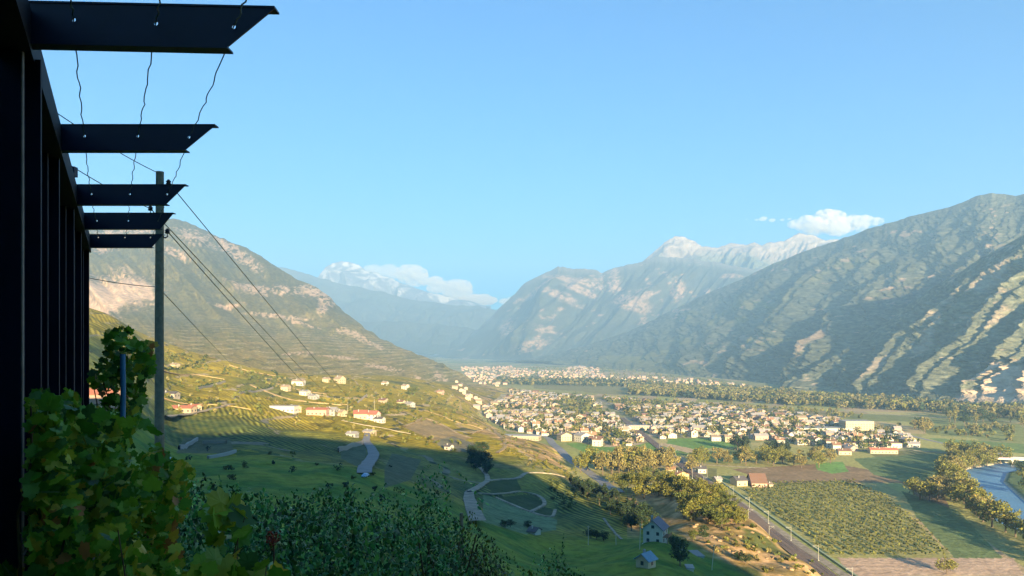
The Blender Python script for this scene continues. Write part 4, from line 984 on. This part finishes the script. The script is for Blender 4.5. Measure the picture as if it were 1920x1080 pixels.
# utility poles
POLEM = mat('pole_wood', (0.20,0.18,0.135), 0.9, 6, 0.25); PORC = mat('insulator', (0.03,0.025,0.03), 0.4)
def small_pole(px, py, h, label, lean=0.0, dmin=180, r=0.13):
    p = back(px, py, dmin); b = MB(); b.tube([(0,0,-1),(lean*h*.5,0,h*.5),(lean*h,0,h)], [r*1.2, r, r*.8], 7)
    o = empty('utility_pole', (p[0], p[1], p[2])); b.build('pole', mat('pole_pale', (0.42,0.40,0.33), 0.9), o)
    c = MB(); c.box(lean*h-.6, lean*h+.6, -.06, .06, h-.5, h-.38); c.build('crossarm', mat('pole_pale', (0.42,0.40,0.33)), o)
    tag(o, label, 'utility pole', 'utility poles on the slope'); return o.location+Vector((lean*h, 0, h))
small_pole(1103, 1022, 8.0, 'pale thin pole on the shaded grass, left of the house')
small_pole(1199, 1030, 9.5, 'pale pole directly left of the white gabled house', 0.05)
small_pole(1334, 1069, 9.5, 'pale leaning pole at the bottom right on the shaded slope', 0.12)
small_pole(1155, 1022, 4.5, 'short pole between the bush clump and the house')
E1 = small_pole(702, 768, 11, 'far pole among the hillside houses')
E2 = small_pole(652, 776, 11, 'far pole left of the red roofed villa')
E4 = small_pole(452, 700, 9, 'far pole on the upper slope right of the big pole')
# ------------------------------------------------------------------ big timber pole and its lines
PX0, PD = 298, 25.0
bx = (PX0-960)/F*PD; pole_top = CAMZ+(HOR-322)/F*PD
po = empty('timber_pole', (bx, PD, float(H(bx, PD)[0])-0.5)); tag(po, 'tall weathered timber power pole standing beside the dark steel frame', 'power pole')
b = MB(); hh = pole_top-po.location.z; b.tube([(0,0,0),(0.02,0,hh*.4),(0.01,0,hh*.7),(0.03,0,hh)], [0.165,0.15,0.135,0.12], 14); b.build('pole', POLEM, po)
INS = []
for (px, py, side) in [(316,342,1),(282,391,-1),(314,434,1)]:
    x = (px-960)/F*PD-bx; z = CAMZ+(HOR-py)/F*PD-po.location.z
    br = MB(); br.tube([(side*0.10,0,z-0.16),(side*0.2,0,z-0.2),(x,0,z-0.16),(x,0,z-0.02)], 0.022, 6)
    bo = br.build('bracket', PORC, po)
    q = MB(); q.tube([(x,0,z-.07),(x,0,z-.04),(x,0,z-.01),(x,0,z+.02),(x,0,z+.05),(x,0,z+.09)], [.05,.085,.055,.085,.06,.03], 10); q.build('insulator', PORC, bo)
    INS.append(Vector((bx+x, PD, po.location.z+z)))
# step bolt plate low on the pole
WIRE = mat('line_wire', (0.10,0.12,0.11), 0.6)
def line(a, b_, sag, r0, r1, label, wig=0.0, seed=0, n=40, name='power_line', cat='power line', grp='power lines from the timber pole', m=None):
    a = Vector(a); b_ = Vector(b_); rr = random.Random(seed); pts = []; rs = []
    for i in range(n+1):
        t = i/n; p = a.lerp(b_, t); p.z -= sag*4*t*(1-t)
        if wig: p += Vector((rr.uniform(-1, 1), 0, rr.uniform(-1, 1)))*wig*math.sin(math.pi*t)
        pts.append(p); rs.append(r0+(r1-r0)*t)
    b = MB(); b.tube(pts, rs, 6); tag(b.build(name, m or WIRE), label, cat, grp)
line(INS[0], E1, 9, 0.016, 0.09, 'power line falling right from the top insulator to the villas')
line(INS[1], E2+Vector((-.5,0,0)), 4, 0.016, 0.085, 'power line from the left insulator down toward the villas')
line(INS[2], E2+Vector((.5,0,0)), 8, 0.016, 0.085, 'power line from the lowest insulator down toward the villas')
line((bx, PD, CAMZ+(HOR-540)/F*PD), E4, 3, 0.014, 0.06, 'lowest thin line leaving the pole toward the upper slope')
def at(px, py, d): return Vector(((px-960)/F*d, d, CAMZ+(HOR-py)/F*d))
line((bx, PD, pole_top-.05), at(20,152,13.5), 0.1, 0.012, 0.009, 'thin line rising left from the top of the pole')
line(INS[1], at(30,243,13.5), 0.1, 0.012, 0.009, 'thin line rising left from the left insulator')
line((bx, PD, CAMZ+(HOR-538)/F*PD), at(20,486,14), 0.1, 0.012, 0.009, 'short thin line running left from mid height of the pole')
# ------------------------------------------------------------------ dark steel frame against the wall
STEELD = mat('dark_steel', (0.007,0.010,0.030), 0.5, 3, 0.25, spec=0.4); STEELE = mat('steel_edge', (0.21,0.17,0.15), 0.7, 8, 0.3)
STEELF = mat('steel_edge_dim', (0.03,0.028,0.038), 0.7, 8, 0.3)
CLAD = mat('dark_cladding', (0.003,0.0038,0.010), 0.7, 2, 0.2, spec=0.2)
DS = [3.75, 5.7, 7.8, 9.42, 11.2]
TIPX = [515, 403, 348, 325, 305]; TOPY = [15, 235, 347, 400, 440]; BOTY = [89, 280, 382, 428, 463]; CUT = [88, 55, 36, 24, 20]
HOLES = [[(138,37),(292,44),(438,50)], [(158,255),(258,255),(354,257)], [(171,364),(243,364),(313,364)], [(181,414),(240,414),(296,414)], [(184,445),(234,445),(282,445)]]
COLR = [37, 86, 121, 138, 155]
frame = empty('steel_frame', (-2.31, 3.75, 108.9)); tag(frame, 'dark steel frame of columns and cut-ended cross arms along a wall', 'steel frame')
frame.rotation_euler = (0, 0, 0); FO = frame.location.copy()
import bmesh
def arm(i):
    d = DS[i]; x1 = (TIPX[i]-960)/F*d; xb = (TIPX[i]-CUT[i]-960)/F*d; zt = CAMZ+(HOR-TOPY[i])/F*d; zb = CAMZ+(HOR-BOTY[i])/F*d
    x0 = (COLR[i]-960)/F*d-0.32
    bm = bmesh.new(); th = 0.010
    tilt = -0.012 if i == 0 else 0.0
    def V(x, z): return bm.verts.new((x, d, z+tilt*(x-x1)*-1.6 if False else z+(x1-x)*(0.022 if i == 0 else 0.0)))
    outer = [V(x0, zb), V(xb, zb), V(x1, zt), V(x0, zt)]; edges = []
    for a, c in zip(outer, outer[1:]+outer[:1]): edges.append(bm.edges.new((a, c)))
    for (hx, hy) in HOLES[i]:
        X = (hx-960)/F*d; Zc = CAMZ+(HOR-hy)/F*d; ring = [bm.verts.new((X+0.0105*math.cos(t*math.pi/5), d, Zc+0.0105*math.sin(t*math.pi/5))) for t in range(10)]
        for a, c in zip(ring, ring[1:]+ring[:1]): edges.append(bm.edges.new((a, c)))
    bmesh.ops.triangle_fill(bm, edges=edges, use_beauty=True)
    g = bmesh.ops.extrude_face_region(bm, geom=bm.faces[:]); bmesh.ops.translate(bm, verts=[v for v in g['geom'] if isinstance(v, bmesh.types.BMVert)], vec=(0, th, 0))
    bmesh.ops.recalc_face_normals(bm, faces=bm.faces[:])
    bmesh.ops.translate(bm, verts=bm.verts[:], vec=-FO)
    me = bpy.data.meshes.new('cross_arm'); bm.to_mesh(me); bm.free(); me.materials.append(STEELD)
    o = link('cross_arm', me, frame)
    for nm, za, xe, dz in (('top_flange', zt, x1, 0.009), ('bottom_flange', zb, xb, -0.009)):
        f = MB(); t0 = (x1-x0)*(0.022 if i == 0 else 0); t1 = (x1-xe)*(0.022 if i == 0 else 0)
        y0, y1 = d-0.004, d+0.075
        vs = []
        for (x, t) in ((x0, t0), (xe, t1)):
            for (y, z) in ((y0, za+t), (y1, za+t), (y1, za+t+dz), (y0, za+t+dz)): vs.append((x-FO.x, y-FO.y, z-FO.z))
        fs = [(0,1,5,4),(1,2,6,5),(2,3,7,6),(3,0,4,7),(0,3,2,1),(4,5,6,7)]
        f.add(vs, fs); f.build(nm, STEELD, o)
for i in range(5): arm(i)
ztop = CAMZ+1.6
for i in range(5):
    d = DS[i]; xr = (COLR[i]-960)/F*d
    b = MB(); w = 0.165
    M = Matrix.Translation(-FO)
    b.box(xr-w, xr-0.002, d+0.012, d+0.022, 106.5, ztop-0.18, 0, M); b.box(xr-w, xr-0.002, d+0.17, d+0.18, 106.5, ztop-0.18, 0, M)
    b.box(xr-w/2-.006, xr-w/2+.006, d+0.022, d+0.17, 106.5, ztop-0.18, 0, M)
    co_ = b.build('column', STEELD, frame)
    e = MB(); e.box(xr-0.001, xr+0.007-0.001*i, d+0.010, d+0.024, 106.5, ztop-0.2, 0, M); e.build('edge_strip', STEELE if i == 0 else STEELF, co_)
# long beam along the wall: runs from beside column one away from the viewer
def along(t): return Vector((-2.25-0.49*(t-3.75), t, 0))
b = MB()
P0, P1 = along(2.0), along(11.6); n_ = Vector((0.88, 0.43, 0)).normalized()
def prism(b, P0, P1, o0, o1, z0, z1):
    vs = []
    for P in (P0, P1):
        for (o, z) in ((o0, z0), (o1, z0), (o1, z1), (o0, z1)):
            q = P+n_*o; vs.append((q.x-FO.x, q.y-FO.y, z-FO.z))
    b.add(vs, [(0,1,5,4),(1,2,6,5),(2,3,7,6),(3,0,4,7),(0,3,2,1),(4,5,6,7)])
prism(b, P0, P1, -0.16, -0.004, ztop-0.20, ztop-0.012); b.build('long_beam', CLAD, frame)
b = MB(); P = along(7.35); b.box(P.x-.05-FO.x, P.x+.02-FO.x, 7.3-FO.y, 7.36-FO.y, ztop-FO.z-0.02, ztop-FO.z+0.07); b.build('beam_clip', STEELD, frame)
# wall behind
wl = empty('clad_wall', (-2.6, 3.75, 106.5)); wv = MB(); F2 = wl.location
P0, P1 = Vector((-1.55, 1.6, 0)), Vector((-6.05, 11.5, 0)); vs = []
nn = Vector((-0.9, -0.42, 0)).normalized()
for P in (P0, P1):
    for (o, z) in ((0.12, 0.0), (3.0, 0.0), (3.0, 5.03), (0.12, 5.03)):
        q = P+nn*o; vs.append((q.x-F2.x, q.y-F2.y, z))
wv.add(vs, [(0,1,5,4),(1,2,6,5),(2,3,7,6),(3,0,4,7),(0,3,2,1),(4,5,6,7)]); wv.build('cladding', CLAD, wl)
cp = MB(); vs = []
for P in (P0, P1):
    for (o, z) in ((0.08, 5.033), (3.0, 5.033), (3.0, 5.06), (0.08, 5.06)):
        q = P+nn*o; vs.append((q.x-F2.x, q.y-F2.y, z))
cp.add(vs, [(0,1,5,4),(1,2,6,5),(2,3,7,6),(3,0,4,7),(0,3,2,1),(4,5,6,7)]); cp.build('coping', STEELD, wl)
tag(wl, 'black clad wall behind the steel columns at the left edge', 'wall')
# training wires through the holes
TW = mat('training_wire', (0.035,0.075,0.055), 0.6); nmz = ['left', 'middle', 'right']
for k in range(3):
    pts = []
    pr = [at(*( [(120,-160),(310,-130),(500,-140)][k]), 2.4)]+[at(*HOLES[i][k], DS[i]+0.003) for i in range(5)]
    rr = random.Random(k+3)
    for i in range(len(pr)-1):
        a, c = pr[i], pr[i+1]; n = 26
        for j in range(n):
            t = j/n; p = a.lerp(c, t); p.z -= 0.035*4*t*(1-t); w = math.sin(math.pi*t)*0.006
            p.x += w*(math.sin(j*1.3+k)+rr.uniform(-.6, .6)); p.z += w*rr.uniform(-1, 1); pts.append(p)
    pts.append(pr[-1]); b = MB(); b.tube(pts, 0.0032, 6)
    tag(b.build('training_wire', TW), '%s of three loose green wires threaded through the steel arms' % nmz[k], 'wire', 'training wires through the steel arms')
# ------------------------------------------------------------------ foreground plants
VLEAF = mat('vine_leaf', (1,1,1), 0.5, 14, 0.18, attr=True, spec=0.35, translucent=0.35)
SLEAF = mat('shrub_leaf', (1,1,1), 0.45, 12, 0.2, attr=True, spec=0.4, translucent=0.2)
CANE = mat('cane_bark', (0.09,0.06,0.035), 0.9, 20, 0.3)
lob = [(0.0,-0.42,0),(0.20,-0.68,0),(0.48,-0.52,0),(0.88,-0.42,0),(0.74,-0.10,0),(0.98,0.18,0),(0.92,0.50,0),(0.55,0.50,0),(0.46,0.82,0),(0.16,0.92,0),(0.0,1.18,0),(-0.18,0.90,0),(-0.46,0.80,0),(-0.52,0.52,0),(-0.92,0.48,0),(-0.97,0.20,0),(-0.74,-0.08,0),(-0.88,-0.42,0),(-0.50,-0.54,0),(-0.22,-0.68,0)]
ovl = [(0,-1,0),(0.38,-0.6,0),(0.5,-0.05,0),(0.36,0.5,0),(0,1,0),(-0.36,0.5,0),(-0.5,-0.05,0),(-0.38,-0.6,0)]
def leaves(P, size, col, rng, outline, face=0.6, up=0.5, curl=0.22):
    P = np.asarray(P, float); n = len(P); O = np.array(outline, float); k = len(O)
    q = rng.normal(size=(n, 3)); q[:, 1] -= face*1.5; q[:, 2] += up; q /= np.linalg.norm(q, axis=1)[:, None]
    h = np.cross(q, rng.normal(size=(n, 3))*0.5+np.array([0, 0, 1.0])); h /= np.linalg.norm(h, axis=1)[:, None]; g = -np.cross(q, h)
    s = size*np.ones(n)*0.5
    zz = -curl*(O[:, 0]**2+0.6*O[:, 1]**2)
    fold = rng.uniform(-0.5, 1.3, n)[:, None]
    W = (h[:, None]*O[None, :, :1]+g[:, None]*O[None, :, 1:2])*s[:, None, None]+q[:, None]*(zz[None]*fold*s[:, None])[..., None]
    V = np.concatenate([P[:, None], P[:, None]+W], 1).reshape(-1, 3)
    base = np.arange(n)*(k+1); j = np.arange(k)
    Fq = np.stack([np.broadcast_to(base[:, None], (n, k)), base[:, None]+1+j[None], base[:, None]+1+(j[None]+1) % k], -1).reshape(-1, 3)
    return V, Fq, np.repeat(col, k+1, 0)
def pick(n, rng, pal, wts, jit=0.25):
    c = np.array(pal)[rng.choice(len(pal), n, p=np.array(wts)/sum(wts))]; return c*rng.uniform(1-jit, 1+jit, n)[:, None]
def region(poly, n, rng, d0, d1, pw=1.0):
    xs = [p[0] for p in poly]; ys = [p[1] for p in poly]; out = np.zeros((0, 3))
    while len(out) < n:
        px = rng.uniform(min(xs), max(xs), n*2); py = rng.uniform(min(ys), max(ys), n*2); m = inpoly(px, py, poly); px, py = px[m], py[m]
        d = d0+(d1-d0)*rng.random(len(px))**pw; out = np.r_[out, np.stack([(px-960)/F*d, d, CAMZ-(py-HOR)/F*d], 1)]
    return out[:n]
VP = [(0.07,0.21,0.016),(0.15,0.29,0.02),(0.27,0.32,0.026),(0.42,0.34,0.04),(0.30,0.14,0.04),(0.04,0.12,0.025)]
def plant(name, label, cat, group, poly, n, size, d0, d1, pal, wts, m, outline, seed, pname='leaves', face=0.6, canes=4, base=None, jit=.25, pw=1.0, r=0.008, keep=None):
    rng = np.random.default_rng(seed); P = region(poly, n, rng, d0, d1, pw)
    if keep is not None: P = P[keep(P, rng)]; n = len(P)
    c = P.mean(0); gz = float(H(c[0], c[1])[0]); o = empty(name, (c[0], c[1], gz)); tag(o, label, cat, group); L = np.array([c[0], c[1], gz])
    V, Fq, col = leaves(P-L, size*rng.uniform(0.5, 1.35, n), pick(n, rng, pal, wts, jit), rng, outline, face)
    link(pname, mesh_np(pname, V, Fq, [m], col=col), o)
    rr = random.Random(seed)
    for i in range(canes):
        e = P[rr.randrange(n)]-L; b0 = Vector((rr.uniform(-.25, .25), rr.uniform(-.15, .15), -0.3)); pts = []
        for t in np.linspace(0, 1, 9): q = b0.lerp(Vector(e), t); pts.append(q+Vector((rr.uniform(-.02, .02), rr.uniform(-.02, .02), 0.10*math.sin(3.14*t))))
        b = MB(); b.tube(pts, [r*1.6-(r*1.2)*k/8 for k in range(9)], 6); b.build('cane' if 'vine' in name else 'stem', CANE, o)
    return o
G1 = 'grapevines beside the steel frame'
clumpy = lambda P, rng: fbm(P[:, 0]*5+P[:, 1]*2, P[:, 2]*5, 2, 3) > 0.40
plant('grapevine', 'dense dark green grapevine hugging the first steel columns', 'grapevine', G1, [(58,745),(78,738),(105,750),(118,790),(135,880),(150,980),(170,1085),(58,1085)], 1200, 0.060, 2.7, 3.6, VP, [5,3,1,.4,.3,2], VLEAF, lob, 1, keep=clumpy)
plant('grapevine', 'bright green grapevine with yellowing leaves under the blue stake', 'grapevine', G1, [(105,760),(135,735),(165,775),(200,765),(240,790),(292,800),(305,880),(290,960),(310,1085),(130,1085),(112,880)], 1700, 0.062, 3.1, 4.3, VP, [4,4.5,2.4,.7,.25,1.4], VLEAF, lob, 2, keep=clumpy)
plant('grapevine', 'olive and rust tinged grapevine left of the shrubs', 'grapevine', G1, [(285,830),(318,865),(362,878),(350,950),(330,1000),(345,1085),(270,1085),(272,900)], 620, 0.055, 3.4, 4.6, VP, [3,4,3,1.4,.7,.8], VLEAF, lob, 3)
plant('grapevine', 'upright vine shoot climbing above the others behind the blue stake', 'grapevine', G1, [(196,618),(225,609),(262,636),(288,645),(286,700),(270,730),(262,790),(200,790),(195,752),(188,735),(168,715),(178,690),(196,668)], 480, 0.055, 4.5, 5.0, VP, [4,3.5,1,.5,.2,2], VLEAF, lob, 4, r=.006)
plant('grapevine', 'big pale leaves of the nearest vine shoot, low right of the others', 'grapevine', G1, [(378,945),(420,930),(462,950),(458,1000),(430,1035),(400,1030),(384,1000)], 26, 0.085, 2.35, 2.6, VP, [2,5,3,1,.2,1], VLEAF, lob, 5, canes=3, r=.004)
plant('grapevine', 'low vine shoot with pointed pale leaves along the bottom edge', 'grapevine', G1, [(370,1040),(440,1045),(500,1055),(548,1078),(540,1095),(370,1095)], 34, 0.075, 2.2, 2.5, VP, [2,5,3,1,.2,1], VLEAF, lob, 6, canes=4, r=.004)
plant('grapevine', 'big leaved vine shoot at the bottom, left of the pale shoots', 'grapevine', G1, [(180,1000),(230,985),(265,1010),(275,1085),(190,1085)], 60, 0.07, 2.6, 3.0, VP, [4,4,3,1,.2,2], VLEAF, lob, 7, canes=3, r=.005)
plant('grapevine', 'tiny strip of leaves at the foot of the first column', 'grapevine', G1, [(-20,1068),(44,1072),(44,1100),(-20,1100)], 60, 0.06, 3.0, 3.5, VP, [4,4,1,.4,.2,2], VLEAF, lob, 8, canes=1)
# dead twigs
def twigs():
    rr = random.Random(9); c = at(140, 1010, 3.6); gz = float(H(c.x, c.y)[0]); o = empty('dry_bush', (c.x, c.y, gz)); tag(o, 'tangle of dry tan twigs at the foot of the vines', 'dry bush')
    b = MB(); L = Vector((c.x, c.y, gz))
    for i in range(150):
        p = at(rr.uniform(60, 200), rr.uniform(965, 1085), rr.uniform(3.3, 3.75)); q = p+Vector((rr.uniform(-.09, .09), rr.uniform(-.05, .05), rr.uniform(-.09, .09)))
        m_ = p.lerp(q, .5)+Vector((rr.uniform(-.02, .02), 0, rr.uniform(-.02, .02))); b.tube([p-L, m_-L, q-L], 0.0022, 4)
    tag(b.build('twigs', mat('dry_twig', (0.26,0.19,0.13), 0.9, 20, 0.3), o), kind='stuff')
    for (p, q) in [((45,1040,3.5),(72,985,3.55)),((170,1075,3.3),(176,1045,3.35))]:
        s = MB(); s.tube([at(*p)-L, at(*q)-L], 0.004, 5); s.build('stalk', mat('pale_stalk', (0.38,0.33,0.36), 0.8), o)
twigs()
# blue vine shelter tube on its stake
p = at(230, 735, 4.3); gz = float(H(p.x, p.y)[0]); o = empty('vine_stake', (p.x, p.y, gz)); tag(o, 'narrow blue plastic tube on a vine stake among the leaves', 'vine stake')
b = MB(); b.tube([(0,0,-.2),(0,0,CAMZ+(HOR-672)/F*4.3-gz)], 0.009, 8); b.build('stake', POLEM, o)
b = MB(); zt = CAMZ+(HOR-664)/F*4.3-gz; zb = CAMZ+(HOR-800)/F*4.3-gz
b.tube([(0,0,zb),(0.003,0,(zb+zt)/2),(0,0,zt)], 0.0135, 12); b.build('tube', mat('blue_plastic', (0.035,0.16,0.32), 0.45, 12, 0.2), o)
# near vineyard post
p = at(864, 1000, 12.0); gz = float(H(p.x, p.y)[0]); o = empty('vineyard_post', (p.x, p.y, gz)); tag(o, 'thin grey wooden post among the shrubs at the bottom centre', 'post')
b = MB(); b.tube([(0,0,-.3),(0,0,1.2),(0.01,0,CAMZ+(HOR-962)/F*12-gz)], 0.028, 8); b.build('post', POLEM, o)
# shrubs
SP = [(0.035,0.15,0.055),(0.055,0.20,0.055),(0.09,0.24,0.045),(0.13,0.29,0.06),(0.32,0.42,0.22),(0.24,0.27,0.05)]
G2 = 'leafy shrubs below the terrace'
def shrub(label, poly, n, size, d0, d1, wts, seed, pal=SP, pw=1.0):
    """leafy sprigs: each a bent twig with leaves set along it, tips reaching the outline"""
    rng = np.random.default_rng(seed); per = 26; m_ = int(n*1.25)//per; T = region(poly, m_, rng, d0, d1, pw); m_ = len(T)
    ln = rng.uniform(0.35, 0.95, m_)*(d0+d1)/18; ang = rng.normal(0, 0.45, m_); an2 = rng.normal(0, 0.5, m_)
    B = T-np.stack([np.sin(ang), np.sin(an2), np.cos(ang)], 1)*ln[:, None]
    t = np.linspace(0.12, 1, per)[None, :, None]; bend = (rng.normal(0, 0.13, (m_, 1, 3))*ln[:, None, None])*np.array([1, 1, 0.3])
    P = B[:, None]*(1-t)+T[:, None]*t+bend*4*t*(1-t)+rng.normal(0, 0.030, (m_, per, 3))*(1.2-t)
    tone = np.repeat(0.35+1.5*rng.random(m_)**1.5, per); P = P.reshape(-1, 3); n = len(P)
    c = P.mean(0); gz = float(H(c[0], c[1])[0]); o = empty('leafy_shrub', (c[0], c[1], gz)); tag(o, label, 'shrub', G2); L = np.array([c[0], c[1], gz])
    sz = size*rng.uniform(0.6, 1.3, n)*np.tile(np.linspace(1.15, 0.6, per), m_)
    V, Fq, col = leaves(P-L, sz, pick(n, rng, pal, wts, .3)*tone[:, None], rng, ovl, 0.3)
    link('foliage', mesh_np('foliage', V, Fq, [SLEAF], col=col), o)
    rr = random.Random(seed)
    for i in range(9):
        e = B[rr.randrange(m_)]-L; b0 = Vector((rr.uniform(-.3, .3), rr.uniform(-.2, .2), -0.3)); pts = [b0.lerp(Vector(e), k/6)+Vector((rr.uniform(-.03, .03), rr.uniform(-.03, .03), 0)) for k in range(7)]
        b = MB(); b.tube(pts, [.022-.0025*k for k in range(7)], 6); b.build('stem', CANE, o)
    return o
shrub('silvery dark shrub just right of the vines and pole', [(325,925),(345,900),(372,890),(400,875),(420,900),(450,905),(470,915),(480,1090),(325,1090)], 5000, 0.072, 6.5, 11, [5,5,3,2,1.6,.5], 21, pw=.7)
shrub('dark teal shrub in the middle of the foreground', [(455,925),(490,915),(515,925),(540,905),(560,925),(590,915),(610,1090),(450,1090)], 5400, 0.070, 7, 12, [6,5,3,1.5,.5,.3], 22, pw=.7)
shrub('dark shrub with lighter leaf tips right of the middle one', [(585,920),(610,900),(640,918),(665,905),(690,920),(712,915),(725,1090),(585,1090)], 5400, 0.068, 7.5, 12, [5,5,4,2,.5,.6], 23, pw=.7)
shrub('taller mottled green shrub below the steep pale road', [(700,930),(725,905),(760,925),(790,925),(815,950),(850,950),(862,1090),(700,1090)], 5200, 0.066, 8, 12.5, [4,5,4,2,.5,1.2], 24, pw=.7)
shrub('thin upright sprig rising above the right hand shrub', [(800,890),(806,868),(826,864),(836,884),(828,905),(836,930),(822,960),(800,960),(792,930),(804,910)], 520, 0.05, 9, 9.8, [3,6,5,2,.2,.5], 25)
YP = [(0.06,0.095,0.015),(0.10,0.12,0.015),(0.14,0.125,0.015),(0.03,0.07,0.02),(0.05,0.10,0.02)]
shrub('yellowish columnar shrub behind the grey post', [(866,975),(876,958),(893,956),(905,985),(925,1000),(938,1030),(946,1090),(862,1090)], 2600, 0.056, 9, 12, [3,3,2,3,2], 26, YP)
shrub('dark low shrub between the grey post and the mottled shrub', [(826,960),(850,958),(862,980),(872,1090),(820,1090)], 1500, 0.062, 8.5, 11, [5,5,3,1,.3,.5], 27)
shrub('grassy green shrub tips in front of the shaded meadow', [(930,1050),(960,1020),(1000,1035),(1040,1010),(1052,990),(1062,1000),(1050,1040),(1080,1055),(1110,1070),(1120,1090),(930,1090)], 1300, 0.06, 10, 13, [2,4,4,2,.2,1], 28)
# red seed head
rng = np.random.default_rng(31); P = at(511, 1010, 6.6); Q = rng.normal(size=(90, 3))*np.array([.028,.02,.032]); gz = float(H(P.x, P.y)[0])
V, Fq, col = leaves(Q+np.array([0, 0, P.z-gz]), 0.03, pick(90, rng, [(0.28,0.04,0.02),(0.16,0.03,0.02),(0.30,0.09,0.04)], [3,3,1]), rng, ovl)
o = empty('red_flower_head', (P.x, P.y, gz)); tag(o, 'small rust red flower head among the dark shrubs', 'flower')
link('petals', mesh_np('petals', V, Fq, [SLEAF], col=col), o); b = MB(); b.tube([(0.03,0,0),(0,0.02,P.z-gz)], 0.008, 5); b.build('stem', CANE, o)
# pale blue tarpaulin heap
p = back(313, 868, 100); rng = np.random.default_rng(33); b = MB()
n = 14; Vt = []
for j in range(n+1):
    for i in range(n+1):
        u, v = i/n-.5, j/n-.5; r = max(0, 1-4*(u*u+v*v)); Vt.append((u*5.5, v*4.2, 2.2*r**.6+0.45*rng.random()*(r > 0)))
Ft = [(j*(n+1)+i, j*(n+1)+i+1, (j+1)*(n+1)+i+1, (j+1)*(n+1)+i) for j in range(n) for i in range(n)]
b.add(Vt, Ft); o = b.build('tarpaulin', mat('pale_blue_sheet', (0.42,0.56,0.66), 0.7, 0.9, 0.35), None, (p[0], p[1], p[2]-.1)); tag(o, 'crumpled pale blue sheet heap on the shaded slope beside the pole foot', 'tarpaulin')
# parked cars by the lanes
def make_car(c, label, px, py, rz):
    p = back(px, py, 200); o = empty('parked_car', (p[0], p[1], p[2]+.3), rz); tag(o, label, 'car')
    prof = [(-2.1,.35),(-2.15,.8),(-1.9,1.0),(-1.2,1.05),(-.7,1.5),(.9,1.5),(1.6,1.0),(2.1,.85),(2.15,.35)]
    b = MB(); k = len(prof); b.add([(x, -.85 if z < 1.1 else -.65, z) for x, z in prof]+[(x, .85 if z < 1.1 else .65, z) for x, z in prof], [tuple(range(k))]+[tuple(range(2*k-1, k-1, -1))]+[(i, i+k, (i+1) % k+k, (i+1) % k) for i in range(k)])
    b.build('body', mat('paint_'+c, {'white': (.7,.7,.7), 'dark': (.03,.03,.035), 'blue': (.25,.4,.6)}[c], 0.3), o)
    for x in (-1.3, 1.3):
        for s in (-1, 1): w = MB(); w.tube([(x, s*.7, .32), (x, s*.9, .32)], .32, 12); w.build('wheel', mat('tyre', (.02,.02,.02)), o)
make_car('dark', 'dark car on the pale lane bend in the shade', 879, 926, .6)
make_car('blue', 'pale blue car at the foot of the steep pale road', 685, 896, 1.4)
# ------------------------------------------------------------------ clouds, beyond the air box
def cloud(name, px, py, d, wpx, hpx, dens, seed, label, lobes=14, lo=0.43):
    rr = random.Random(seed); k = d/F; c = Vector(((px-960)*k, d, CAMZ-(py-HOR)*k)); bm = bmesh.new()
    W, Hh = wpx*k/2, hpx*k/2
    for i in range(lobes):
        u = rr.uniform(-1, 1); s = (1-abs(u)**2*0.75); r = Hh*rr.uniform(.45, .8)*s+Hh*.12
        M_ = Matrix.Translation((u*(W-r), rr.uniform(-.5, .5)*W*.4, rr.uniform(-.45, .5)*Hh*s)) @ Matrix.Diagonal((1.5, 1.3, 0.8, 1))
        bmesh.ops.create_icosphere(bm, subdivisions=3, radius=r, matrix=M_)
    for v in bm.verts:
        q = v.co/(Hh*0.5); n = fbm(np.array([q.x*1.2+q.y]), np.array([q.z*1.2-q.y*.6]), 3, seed)[0]-.5; v.co += v.normal*n*Hh*.35
    me = bpy.data.meshes.new(name); bm.to_mesh(me); bm.free()
    rem = link(name, me, None, c)
    md = rem.modifiers.new('remesh', 'REMESH'); md.mode = 'VOXEL'; md.voxel_size = Hh/14
    m = bpy.data.materials.new('cloud_mat'); m.use_nodes = True; N = m.node_tree.nodes; N.clear(); Lk = m.node_tree.links
    v = N.new('ShaderNodeVolumePrincipled'); v.inputs['Color'].default_value = (1, 0.93, 0.84, 1); v.inputs['Anisotropy'].default_value = 0.0
    tc = N.new('ShaderNodeTexCoord'); no = N.new('ShaderNodeTexNoise'); no.inputs['Scale'].default_value = 3.0/Hh; no.inputs['Detail'].default_value = 5; no.inputs['Roughness'].default_value = 0.6
    mr = N.new('ShaderNodeMapRange'); mr.inputs['From Min'].default_value = lo; mr.inputs['From Max'].default_value = lo+0.15; mr.inputs['To Max'].default_value = dens/Hh
    Lk.new(tc.outputs['Object'], no.inputs['Vector']); Lk.new(no.outputs['Fac'], mr.inputs['Value']); Lk.new(mr.outputs[0], v.inputs['Density'])
    oo = N.new('ShaderNodeOutputMaterial'); Lk.new(v.outputs[0], oo.inputs['Volume']); me.materials.append(m); tag(rem, label, 'cloud', kind='stuff')
cloud('cloud', 1565, 417, 18600, 165, 52, 2.6, 1, 'bright cloud puff resting on the right hand ridge', 20)
cloud('cloud', 1440, 411, 18600, 90, 12, 0.35, 2, 'faint grey wisp left of the bright cloud', 8, 0.2)
cloud('cloud', 772, 522, 18600, 56, 50, 3.0, 3, 'small cumulus right of the snowy summit', 12)
cloud('cloud', 816, 534, 18600, 30, 38, 3.0, 4, 'middle small cumulus above the far range', 8)
cloud('cloud', 857, 545, 18600, 60, 42, 2.6, 5, 'rightmost small cumulus above the far range', 18)
cloud('cloud', 905, 563, 18600, 130, 24, 1.6, 8, 'low pale cloud bank closing the valley', 20, 0.25)
cloud('cloud', 712, 512, 18600, 120, 34, 0.7, 6, 'thin cloud veil behind the snowy summit', 14, 0.3)
